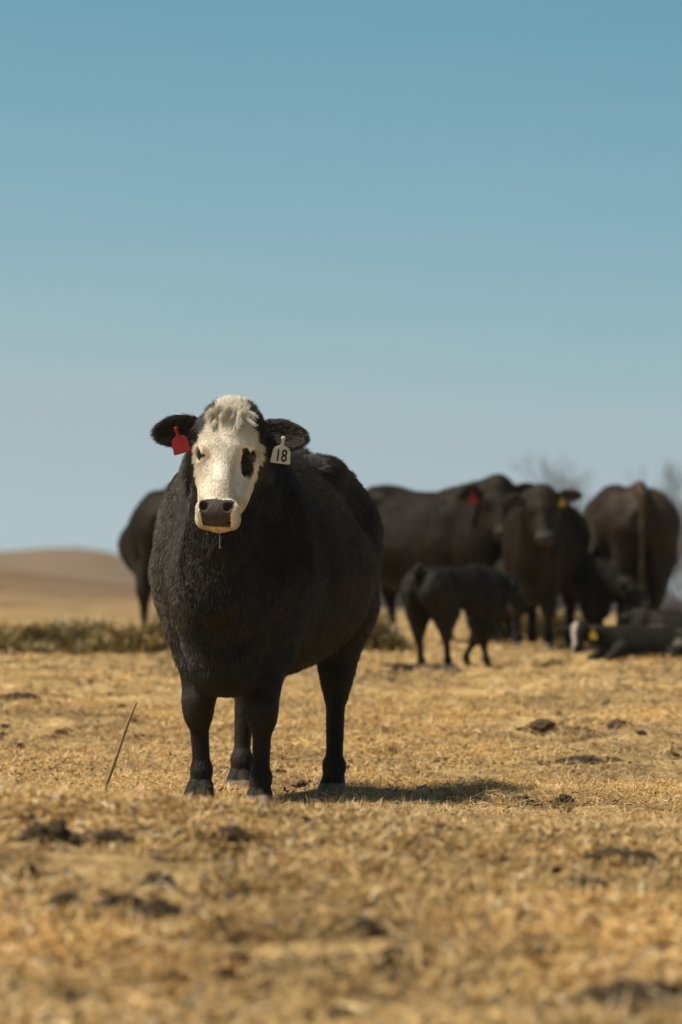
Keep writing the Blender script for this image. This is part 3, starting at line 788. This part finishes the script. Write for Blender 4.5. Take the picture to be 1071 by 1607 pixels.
# B: three-quarter side view, head turned to us, red tag
oB, iB = make_animal('cow', dict(paint=paint_dark, extra=[lambda fl: fl.ell((0, -.32, .86), (.19, .2, .30), k=.12), lambda fl: fl.ell((0, 1.15, 1.24), (.22, .28, .12), k=.1)], pos=place(726, 33.4), yaw=-33, fat=1.0, S=1.03, slim=-.04, bone=1.15, neck_r=(.20, .145, .105), front_drop=.05,
     head=dict(p=(-.02, -.56, 1.42), yaw=-30, pitch=22, roll=-3, s=1.12, ear=1.15, ears={-1: (12, 0), 1: (12, 0)})))
tag(oB, 'black cow standing side-on above the standing calf, red ear tag, head turned to us', 'cow', HERD)
ear_tag(oB, M_RED, iB['hw'](-.20, .09, -.05), (0, R(-4), R(-33)), 1.15)
coarse_fur(oB, iB, seed=4)
# C: facing us, yellow tag
oC, iC = make_animal('cow', dict(paint=paint_dark, pos=place(836, 31.8), yaw=10, fat=.74, S=.95, slim=.0, bone=1.15,
     head=dict(p=(.12, -.46, 1.42), yaw=4, pitch=24, roll=-6, s=1.08, ear=1.15, ears={-1: (2, 0), 1: (6, 0)}), coat=(.028, .020, .013)))
tag(oC, 'black cow facing us with a yellow ear tag, beside the standing calf', 'cow', HERD)
ear_tag(oC, M_YELLOW, iC['hw'](.165, .10, -.07), (0, 0, R(10)), .7)
coarse_fur(oC, iC, seed=5)
# D: rear view at the right
oD, iD = make_animal('cow', dict(pos=place(960, 34.3), yaw=174, fat=.92, S=1.02, bone=1.2, feet=[(-.14, 0), (.14, 0), (-.12, 1.27), (.15, 1.27)],
     head=dict(p=(0, -.62, .95), pitch=35, yaw=10), coat=(.052, .035, .022)))
tag(oD, 'brownish black cow seen from behind at the right edge, with a calf at its flank', 'cow', HERD)
coarse_fur(oD, iD, seed=6)
# F: standing calf in front of B
def calf(px, d, yaw, head, S=.56, **k):
    prof = [(-.28, 1.10, .90, .08), (-.18, 1.2, .80, .14), (-.05, 1.30, .76, .18), (.15, 1.33, .75, .195), (.5, 1.31, .77, .20), (.85, 1.32, .80, .20),
            (1.05, 1.33, .76, .20), (1.22, 1.31, .84, .17), (1.34, 1.24, .9, .12), (1.40, 1.12, .98, .07)]
    k.setdefault('coat', (.022, .018, .012))
    return make_animal('calf', dict(pos=place(px, d), yaw=yaw, S=S, prof=prof, fat=.72, vox=.014, head=head, neck_r=(.16, .13, .11),
        tail=[(0, 1.38, 1.22), (0.03, 1.47, 1.14), (.05, 1.53, 1.0), (.05, 1.54, .86)], **k))
oF, iF = calf(758, 28.7, -142, dict(p=(-.10, -.60, 1.22), pitch=18, yaw=-44, s=1.05), S=.575, bone=1.25, feet_world=True,
              feet=[(PX(732, 28.9), 28.9), (PX(764, 28.7), 28.7), (PX(706, 28.25), 28.25), (PX(664, 28.35), 28.35)])
tag(oF, 'small black calf standing side-on, its head down beside the cow with the yellow tag', 'calf', 'calves')
coarse_fur(oF, iF, 22000, seed=7)
oE, iE = calf(932, 32.7, -66, dict(p=(.0, -.54, 1.02), pitch=35, yaw=0, s=1.1), S=.61, bone=1.35)
tag(oE, 'black calf nursing, its head reaching under the brownish cow', 'calf', 'calves')
coarse_fur(oE, iE, 22000, seed=8)

# ---- lying calves
def lying_calf(px, d, yaw, hy, S, paint, label, tagmat=None, headp=(-.03, -.36, .62)):
    x0, y0 = place(px, d); a = -R(yaw); z0 = gz(x0, y0) - .01
    v_ = .012 / S
    fl = Field(np.arange(-.5, .6, v_), np.arange(-.8, 1.35, v_), np.arange(-.08, .95, v_))
    fl.trunk([(-.22, .40, .12, .10), (-.1, .46, .0, .2), (.1, .50, -.02, .25), (.45, .49, -.02, .29), (.8, .48, -.02, .27), (1.0, .44, .0, .22), (1.15, .32, .06, .12)], k=.05)
    for s_ in (-1, 1):
        fl.cap((s_ * .16, -.05, .22), (s_ * .2, -.28, .09), .09, .06, k=.04); fl.cap((s_ * .2, -.28, .09), (s_ * .16, .02, .045), .055, .04, k=.02)
        fl.cap((s_ * .16, .85, .26), (s_ * .3, .55, .14), .15, .09, k=.05); fl.cap((s_ * .3, .55, .12), (s_ * .34, .85, .06), .075, .05, k=.03)
        fl.cap((s_ * .34, .85, .06), (s_ * .36, .55, .04), .045, .04, k=.02)
    hp = np.array(headp); Rh = rotmat(hy, 26, 0); hs = .86
    def hw(u, v, w): return hp + Rh @ (np.array([u, v, w]) * hs)
    fl.cap((0, -.02, .32), hw(0, .1, -.13), .15, .095, k=.06)
    for c, r in (((0, .09, -.09), (.095, .115, .09)), ((0, .15, -.065), (.10, .11, .06)), ((0, .39, -.07), (.062, .055, .058)), ((0, .40, -.03), (.055, .04, .035))):
        fl.ell(hw(*c), r, Rh, k=.03)
    fl.cap(hw(0, .2, -.07), hw(0, .36, -.06), .07, .052, k=.03); fl.cap(hw(0, .2, -.14), hw(0, .38, -.09), .075, .045, k=.04)
    for q in (-1, 1):
        eo = np.array([q * .97, .2, 0]); nr = np.array([0, .2, 1.0]); nr -= eo * (nr @ eo); nr /= np.linalg.norm(nr); sd = np.cross(eo, nr)
        b = np.array([q * .085, .06, -.1]); fl.cap(hw(*b), hw(*(b + eo * .05)), .034, .028, k=.03)
        fl.ell(hw(*(b + eo * .13)), (.10, .055, .024), Rh @ np.stack([eo, sd, nr], 1), k=.012)
    v, q = fl.mesh(); v = relax(v, q, 1); v[:, 2] = np.maximum(v[:, 2], -.02)
    c = np.tile(np.array((.020, .016, .011)), (len(v), 1)); hl = (v - hp) @ Rh
    paint(v, hl, c)
    o = new_mesh('calf', v * S, faces4=q, mat=M_HIDE); set_color(o, 'coat', c); o.location = (x0, y0, z0); o.rotation_euler = (0, 0, a)
    for s_ in (-1, 1): bpy_eye(o, hw(s_ * .10, .188, -.076) * S, .022 * S)
    tag(o, label, 'calf', 'calves')
    coarse_fur(o, dict(v=v, q=q, c=c, hl=hl / hs, S=S), 20000, seed=int(px) % 50)
    if tagmat: ear_tag(o, tagmat, hw(.20, .09, -.05) * S, (0, 0, R(hy) ), .85)
    return o
def paint_h(v, hl, c):
    u, vv, w = hl.T; x, y, z = v.T
    w_ = (vv > -.05) & (vv < .5) & (np.abs(u + .055) < .035 + .01 * np.sin(vv * 30)) & (w > -.11); c[w_] = (.40, .35, .29)
    n = fbm(x * 4, y * 4, z * 4, o=2, seed=21)
    m = (y > .1) & ((n > 1.0) | ((z > .42) & (n > .5))) ; c[m] = (.13, .11, .09)
def paint_j(v, hl, c):
    x, y, z = v.T; n = fbm(x * 3, y * 3, z * 3, o=2, seed=27); m = (y > .2) & (n > .75); c[m] = (.25, .2, .16)
lying_calf(974, 29.4, 66, 50, .64, paint_h, 'black and white calf lying down with a yellow ear tag and white-striped face', M_YELLOW, (-.04, -.54, .55))
lying_calf(1040, 30.8, 80, 60, .72, paint_j, 'dark calf lying down at the right edge, behind the calf with the yellow tag', None, (.0, -.24, .52))

# ------------------------------------------------------------------ straw, hay, clods
def blades(n, X, Y, Z, L_, W_, yaw, pitch, curl, mat, name, cols, parent=None):
    """thin bent blades: 5 verts each"""
    dx, dy, dz = np.cos(yaw) * np.cos(pitch), np.sin(yaw) * np.cos(pitch), np.sin(pitch)
    sx, sy = -np.sin(yaw), np.cos(yaw)
    b = np.stack([X, Y, Z], 1); d = np.stack([dx, dy, dz], 1); s_ = np.stack([sx, sy, rng.normal(0, .35, n)], 1); s_ *= (W_ / 2)[:, None]
    m = b + d * (L_ * .5)[:, None] + np.stack([0 * X, 0 * X, curl * L_], 1)
    t = b + d * L_[:, None] - np.stack([0 * X, 0 * X, curl * L_ * .3], 1)
    V = np.stack([b - s_, b + s_, m + s_, m - s_, t], 1).reshape(-1, 3)
    k = np.arange(n)[:, None] * 5
    o = new_mesh(name, V, faces4=k + np.array([[0, 1, 2, 3]]), faces3=k + np.array([[3, 2, 4]]), mat=mat, smooth=False, parent=parent)
    set_color(o, 'tone', np.repeat(cols, 5, 0))
    return o
CL = []
# dung and soil clods
def clod_shape(v, seed):
    return v
def clod(px, py, w, h, mat, label, group=None, name='dung_clod', seed=0, d=None):
    if d is None:    # walk out along the photo row until it meets the ground
        ds = np.arange(7.0, 60, .01); yy = HOR + (CAM_H - ground_z(PX(px, ds), ds, False)) / ds * F
        vis = yy - py; k = np.nonzero((vis[:-1] > 0) & (vis[1:] <= 0))[0]; d = ds[k[0]] if len(k) else 20
    x = PX(px, d); s_ = d / F
    rx, rz = w * s_ / 2 * 1.12, h * s_ * .85 + .010
    CL.append((x, d, rx, rz))
    v, f4, f3 = uvsphere((0, 0, 0), 1.0, 40, 22, (1, 1, 1), noise=.26, seed=seed)
    v = v * (1 + .16 * fbm(v[:, 0] * 6 + seed, v[:, 1] * 6, v[:, 2] * 6, o=3, seed=seed))[:, None]
    v = v * np.array((rx, max(rx * .8, rz), rz * .85))
    o = new_mesh(name, v, f4, f3, mat); o.location = (x, d, gz(x, d) + rz * .12); o.rotation_euler = (0, 0, seed * 1.7)
    tag(o, label, 'dung' if 'dung' in name else 'clod', group); return o
big = [(885, 1258, 36, 20, 'rough dark dung pile on the straw right of the shadow, the tallest there', 'dung_pile'),
       (820, 1258, 26, 10, 'small grey clod just left of the tall dung pile', 'soil_clod'),
       (630, 1054, 34, 16, 'dark clod by the hind foot of the standing calf', 'dung_clod'),
       (915, 1392, 58, 34, 'blurred black dung clod, the biggest at the lower right', 'dung_clod'),
       (975, 1342, 110, 22, 'wide flat blurred dung pat above the black clod at lower right', 'dung_pat'),
       (190, 1418, 64, 24, 'blurred dark dung clod at lower left, left one of a pair', 'dung_clod'),
       (255, 1434, 70, 26, 'blurred dark dung clod at lower left, right one of a pair', 'dung_clod'),
       (75, 1298, 80, 44, 'bushy dark clump of dung and straw on the crest at the left', 'dung_pile'),
       (100, 1424, 50, 24, 'blurred grey dung clod left of the pair of clods', 'dung_clod'),
       (140, 1446, 34, 20, 'small blurred dark clod just below the grey clod at left', 'dung_clod'),
       (48, 1376, 34, 20, 'small blurred grey clod below the bushy clump at left', 'dung_clod'),
       (366, 1312, 72, 20, 'flat dark dung pat on the crest below the cow', 'dung_pat'),
       (160, 1305, 90, 18, 'low dark dung pat right of the bushy clump at left', 'dung_pat'),
       (690, 1296, 24, 16, 'small dark clod on the crest below the cow shadow', 'dung_clod'),
       (795, 1278, 30, 12, 'low dark clod at the tip of the cow shadow', 'dung_clod'),
       (950, 1297, 110, 10, 'long thin dark dung pat right of the tall dung pile', 'dung_pat'),
       (970, 1143, 26, 16, 'dark upright clod in the middle distance at right', 'soil_clod'),
       (905, 1148, 60, 12, 'flat dark clod left of the upright clod in the middle distance', 'soil_clod'),
       (850, 1150, 40, 12, 'flat brown clod, left end of the middle-distance row', 'soil_clod'),
       (716, 1168, 22, 11, 'lone dark clod behind the shadow in the middle distance', 'soil_clod'),
       (1000, 1568, 170, 40, 'wide blurred dark dung pat at the bottom right corner', 'dung_pat'),
       (845, 1488, 56, 22, 'blurred grey clod above the bottom right dung pat', 'dung_clod'),
       (575, 1462, 40, 14, 'faint blurred clod in the middle of the lower foreground', 'dung_clod'),
       (102, 1150, 34, 10, 'dark clod behind the dry stalk at the left', 'soil_clod'),
       (910, 1194, 70, 14, 'low grey-green mound of old dung in the middle distance', 'dung_pat'),
       (30, 1100, 60, 16, 'low dark mound at the left edge behind the stalk', 'dung_pat')]
for k, (px, py, w, h, lab, nm) in enumerate(big):
    clod(px, py + h * .4, w, h, M_DUNG if 'dung' in nm else M_DIRT, lab, name=nm, seed=k + 3)
for k in range(64):
    px = random.uniform(-40, 1110); py = random.choice([random.uniform(1060, 1240), random.uniform(1060, 1240), random.uniform(1262, 1300), random.uniform(1300, 1600)])
    sc_ = (py - 900) / 350
    clod(px, py, random.uniform(9, 24) * sc_, random.uniform(4, 9) * sc_, random.choice([M_DUNG, M_DIRT, M_DIRT]), 'small crumbled clod of dung or soil lying among the straw', 'small clods scattered over the pasture', 'soil_clod', seed=k + 40)

def straw_mat(name):
    m, t, b = mat_new(name); at = nd(t, 'ShaderNodeAttribute', attribute_name='tone'); t.links.new(at.outputs['Color'], b.inputs['Base Color'])
    b.inputs['Roughness'].default_value = .5; b.inputs['Specular IOR Level'].default_value = .4
    return m
M_STRAW = straw_mat('straw')
PAL = np.array([(.56, .40, .17), (.46, .31, .12), (.62, .47, .24), (.36, .235, .09), (.24, .155, .065), (.50, .33, .14), (.70, .60, .40), (.30, .24, .14), (.40, .30, .19)])
def straw(zones):
    Xs, Ys, Ls, Ws = [], [], [], []
    for (d0, d1, n, l0, l1, w0, w1) in zones:
        u = rng.random(n); d = np.sqrt(d0 ** 2 + u * (d1 ** 2 - d0 ** 2)); a = rng.uniform(-.122, .122, n)
        Xs.append(a * d); Ys.append(d); Ls.append(rng.uniform(l0, l1, n)); Ws.append(rng.uniform(w0, w1, n))
    X, Y, L_, W_ = map(np.concatenate, (Xs, Ys, Ls, Ws))
    # clumpy cover: bare dung-dark ground shows between
    dens = fbm(X / .45, Y / .6, o=3, seed=17); keep = (dens + rng.normal(0, .35, len(X))) > -.35
    X, Y, L_, W_, dens = X[keep], Y[keep], L_[keep], W_[keep], dens[keep]; n = len(X)
    z = ground_z(X, Y) + rng.random(n) ** 2 * .016 * (1 + np.clip(dens, 0, 1))
    yaw = rng.uniform(0, 2 * math.pi, n); pitch = np.abs(rng.normal(0, .22, n)); up = rng.random(n) < .07; pitch[up] = rng.uniform(.4, 1.2, up.sum()); L_[up] *= .8
    tone = vnoise(X / .8, Y / 1.0, seed=41)
    ci_ = rng.choice(len(PAL), n, p=[.2, .18, .12, .14, .08, .14, .05, .05, .04]); c = PAL[ci_] * np.array((1.30, 1.21, 1.06)) * (1 + .30 * tone + .25 * np.clip(dens, -1, .6))[:, None] * rng.uniform(.8, 1.15, n)[:, None]
    grey = np.clip(vnoise(X / 1.7, Y / 2.2, seed=43) - .25, 0, 1)[:, None]; c = c * (1 - grey * .6) + np.array((.30, .27, .19)) * grey * .6
    crumb = rng.random(n) < .08 + .10 * np.clip(-dens, 0, 1); W_[crumb] *= 5; L_[crumb] *= .4; c[crumb] = np.array((.085, .058, .034)) * rng.uniform(.6, 1.6, crumb.sum())[:, None]
    chip = rng.random(n) < .010; W_[chip] *= 3.2; L_[chip] *= .30; c[chip] = (.78, .70, .52)
    # crumbs around the clods and straws lying over them
    ex = []
    for (cx, cy, rx, rz) in CL:
        m = int(40 + 9000 * rx * rx * 4); a_ = rng.uniform(0, 6.283, m); q = np.sqrt(rng.random(m)) * 1.75
        ex.append(np.stack([cx + np.cos(a_) * q * rx, cy + np.sin(a_) * q * rx, np.where(q < 1, rz * .85 * np.sqrt(np.clip(1 - q * q, 0, 1)), 0), np.full(m, rx)], 1))
    ex = np.concatenate(ex); m = len(ex); dk = rng.random(m) < .86
    X = np.concatenate([X, ex[:, 0]]); Y = np.concatenate([Y, ex[:, 1]]); z = np.concatenate([z, ground_z(ex[:, 0], ex[:, 1]) + ex[:, 2] * np.where(dk, .8, 1.05) + .004])
    L_ = np.concatenate([L_, np.where(dk, rng.uniform(.008, .03, m), rng.uniform(.02, .07, m))]); W_ = np.concatenate([W_, np.where(dk, rng.uniform(.006, .016, m), rng.uniform(.0015, .0035, m))])
    yaw = np.concatenate([yaw, rng.uniform(0, 6.28, m)]); pitch = np.concatenate([pitch, rng.uniform(0, .4, m)])
    c = np.concatenate([c, np.where(dk[:, None], np.array((.07, .048, .028)) * rng.uniform(.6, 1.8, m)[:, None], PAL[rng.integers(0, 5, m)])]); n = len(X)
    o = blades(n, X, Y, z, L_, W_, yaw, pitch, rng.normal(0, .08, n), M_STRAW, 'straw_litter', c)
    tag(o, 'loose dry straw and grass trodden over the pasture', 'straw', kind='stuff')
straw([(6.2, 11.6, 160000, .02, .08, .0018, .0048), (11.6, 16.5, 210000, .02, .085, .0008, .0024), (16.5, 24, 170000, .03, .09, .0015, .0038), (24, 46, 110000, .05, .12, .003, .008)])

# hay windrow: a low ridge of greenish hay behind the cattle
def windrow(name, px0, px1, d, hfun, n, label, seed):
    r_ = np.random.default_rng(seed)
    nx_, ny_ = 160, 26; u = np.linspace(0, 1, nx_); w = np.linspace(-1, 1, ny_)
    U, W = np.meshgrid(u, w, indexing='ij'); px = px0 + (px1 - px0) * U; hw_ = .55
    Y = d + W * hw_ + .12 * vnoise(U * 9, U * 0, seed=seed); X = PX(px, d)
    h = hfun(px) * np.minimum(1, np.minimum(U, 1 - U) * 14 + .1)
    prof = np.clip(1 - np.abs(W) ** 1.7, 0, 1)
    g = ground_z(X.ravel(), Y.ravel()).reshape(X.shape)
    Z = g - .03 + (h + .03) * prof * np.clip(1.25 + 1.05 * fbm(X * 1.7, Y * 2.4, o=4, seed=seed), .35, 2.3) 
    i = np.arange(nx_ - 1)[:, None] * ny_ + np.arange(ny_ - 1)[None, :]; f = np.stack([i, i + ny_, i + ny_ + 1, i + 1], -1).reshape(-1, 4)
    core = new_mesh(name, np.stack([X.ravel(), Y.ravel(), Z.ravel()], 1), faces4=f, mat=simple_mat('hay_core', (.10, .09, .045), .95, .1, bump=1, bscale=18, var=.5))
    tag(core, label, 'hay', kind='stuff')
    k = r_.integers(0, nx_ * ny_, n); bx, by, bz = X.ravel()[k], Y.ravel()[k], Z.ravel()[k]
    bx = bx + r_.normal(0, .05, n); by = by + r_.normal(0, .03, n)
    pal = np.array([(.20, .175, .085), (.29, .25, .13), (.12, .11, .055), (.42, .35, .19), (.50, .42, .26)])
    cc = pal[r_.choice(5, n, p=[.32, .27, .22, .13, .06])] * r_.uniform(.7, 1.2, n)[:, None]
    cc *= np.array((1.35, 1.18, .92)); cc *= (1 + .45 * vnoise(bx * 2.2, by * 2.2, bz * 4, seed=seed + 3))[:, None]
    blades(n, bx, by, bz - .01, r_.uniform(.08, .22, n), r_.uniform(.006, .014, n), r_.uniform(0, 6.28, n), np.abs(r_.normal(.1, .4, n)), r_.normal(0, .1, n), M_STRAW, 'hay_strands', cc, parent=core)
windrow('hay_windrow', -160, 640, 31.5, lambda p: np.interp(p, [-160, 0, 60, 120, 150, 185, 215, 240, 300, 560, 640], [.15, .15, .12, .17, .25, .26, .20, .17, .18, .18, .08]), 26000,
        'low ridge of dull green hay running behind the white-faced cow', 61)
windrow('hay_windrow', 770, 920, 34.8, lambda p: np.full_like(p, .10), 6000, 'thin strip of dark hay on the ground behind the cow facing us', 67)

# dry stalk leaning at the left
def stalk():
    d = 14.3; x0, z0 = PX(150, d), gz(PX(150, d), d) - .01; x1, z1 = PX(216, d), PZ(1103, d)
    n = 9; pts, rad = [], []
    for i in range(n):
        t = i / (n - 1); pts.append((lerp(t, 0, x1 - x0) + .006 * math.sin(t * 5), .05 * t, lerp(t, 0, z1 - z0) + .010 * math.sin(t * 3.1)))
        rad.append(lerp(t, (.0080), .0046) + (.0014 if i in (3, 6) else 0))
    v, f4, f3 = tube(pts, rad, 7); o = new_mesh('dry_stalk', v, f4, f3, M_STALK); o.location = (x0, d, z0)
    tag(o, 'thin dry plant stalk leaning out of the straw left of the cow', 'stalk')
stalk()

# ------------------------------------------------------------------ bare trees beyond the field
def bare_tree(px, d, h, seed, label):
    r_ = random.Random(seed); x = PX(px, d); z0 = float(ground_z(np.array([x]), np.array([d]), False)[0]) - .3
    root = bpy.data.objects.new('bare_tree', None); col.objects.link(root); root.location = (x, d, z0); tag(root, label, 'tree', 'bare trees beyond the field')
    TV, T4, CV, C4 = [], [], [], []
    def add(V_, F_, a, b, ra, rb, n):
        base = len(V_); a = Vector(a); b = Vector(b); t = (b - a).normalized(); u = t.orthogonal().normalized(); w = t.cross(u)
        for p, r in ((a, ra), (b, rb)):
            for k in range(n): an = 6.283 * k / n; V_.append(tuple(p + (u * math.cos(an) + w * math.sin(an)) * r))
        for k in range(n): F_.append((base + k, base + (k + 1) % n, base + n + (k + 1) % n, base + n + k))
    def grow(p, dr, ln, r, lvl):
        q = p + dr * ln
        if lvl == 0: add(TV, T4, p, q, r, r * .75, 7)
        else: add(CV, C4, p, q, r, r * .6, 5 if lvl < 3 else 3)
        if lvl >= 6: return
        for k in range(r_.choice([2, 3, 3]) if lvl else 4):
            nd_ = (dr + Vector((r_.uniform(-1, 1), r_.uniform(-1, 1), r_.uniform(-.25, .75))) * (.62 if lvl else .55)).normalized()
            grow(q - dr * ln * r_.uniform(0, .35 if lvl else .5), nd_, ln * r_.uniform(.62, .85), max(r * .60, .015), lvl + 1)
    grow(Vector((0, 0, 0)), Vector((r_.uniform(-.08, .08), 0, 1)).normalized(), h * .30, h * .024, 0)
    new_mesh('trunk', TV, T4, mat=M_BARK, parent=root); new_mesh('crown', CV, C4, mat=M_BARK, parent=root)
bare_tree(926, 215, 12.6, 3, 'bare tree seen between the cow facing us and the brownish cow')
bare_tree(972, 225, 12.6, 8, 'bare tree whose crown shows just above the brownish cow, left of its tail head')
bare_tree(1058, 218, 12.4, 12, 'bare tree at the right edge above the brownish cow')
bare_tree(892, 235, 8.0, 15, 'small bare tree low between the two right-hand cows')
bare_tree(1100, 230, 12.0, 19, 'bare tree partly cut off by the right edge')

def brush():
    n = 2600; d = rng.uniform(235, 262, n); px = rng.uniform(540, 1110, n); X = PX(px, d)
    z = ground_z(X, d, False) - .5
    top = np.interp(px, [540, 860, 915, 960, 1020, 1045, 1110], [905, 893, 884, 900, 940, 950, 935]) + rng.normal(0, 7, n)
    L_ = np.maximum(CAM_H + (HOR - top) / F * d - z, .5)
    V_, F_ = [], []
    yaw = rng.uniform(0, 6.28, n)
    for k in range(3):
        an = yaw + k * 2.094; V_.append(np.stack([X + np.cos(an) * .07, d + np.sin(an) * .07, z], 1))
    lean = rng.normal(0, .10, (n, 2))
    for k in range(3):
        an = yaw + k * 2.094; V_.append(np.stack([X + lean[:, 0] * L_ + np.cos(an) * .03, d + lean[:, 1] * L_ + np.sin(an) * .03, z + L_], 1))
    V_ = np.stack(V_, 1).reshape(-1, 3); b = np.arange(n)[:, None] * 6
    f = np.concatenate([b + np.array([[0, 1, 4, 3]]), b + np.array([[1, 2, 5, 4]]), b + np.array([[2, 0, 3, 5]])])
    o = new_mesh('treeline', V_, faces4=f, mat=M_BARK); tag(o, 'leafless grey brush along the far edge of the field', 'brush', kind='stuff')
brush()

# ------------------------------------------------------------------ dusty air
def haze():
    m = bpy.data.materials.new('haze_air'); m.use_nodes = True; t = m.node_tree; t.nodes.clear()
    o = nd(t, 'ShaderNodeOutputMaterial'); pv = nd(t, 'ShaderNodeVolumePrincipled'); pv.inputs['Density'].default_value = .0002
    pv.inputs['Color'].default_value = (.80, .86, .92, 1); pv.inputs['Anisotropy'].default_value = .2
    t.links.new(pv.outputs[0], o.inputs['Volume'])
    x, y0, y1, z0, z1 = 9500, -200, 15500, -14, 16
    v = [(sx * x, y, z) for z in (z0, z1) for y in (y0, y1) for sx in (-1, 1)]
    f = [(0, 2, 3, 1), (4, 5, 7, 6), (0, 1, 5, 4), (1, 3, 7, 5), (3, 2, 6, 7), (2, 0, 4, 6)]
    h = new_mesh('haze', v, f, mat=m, smooth=False); tag(h, 'dusty air over the pasture', 'haze', kind='stuff')
haze()
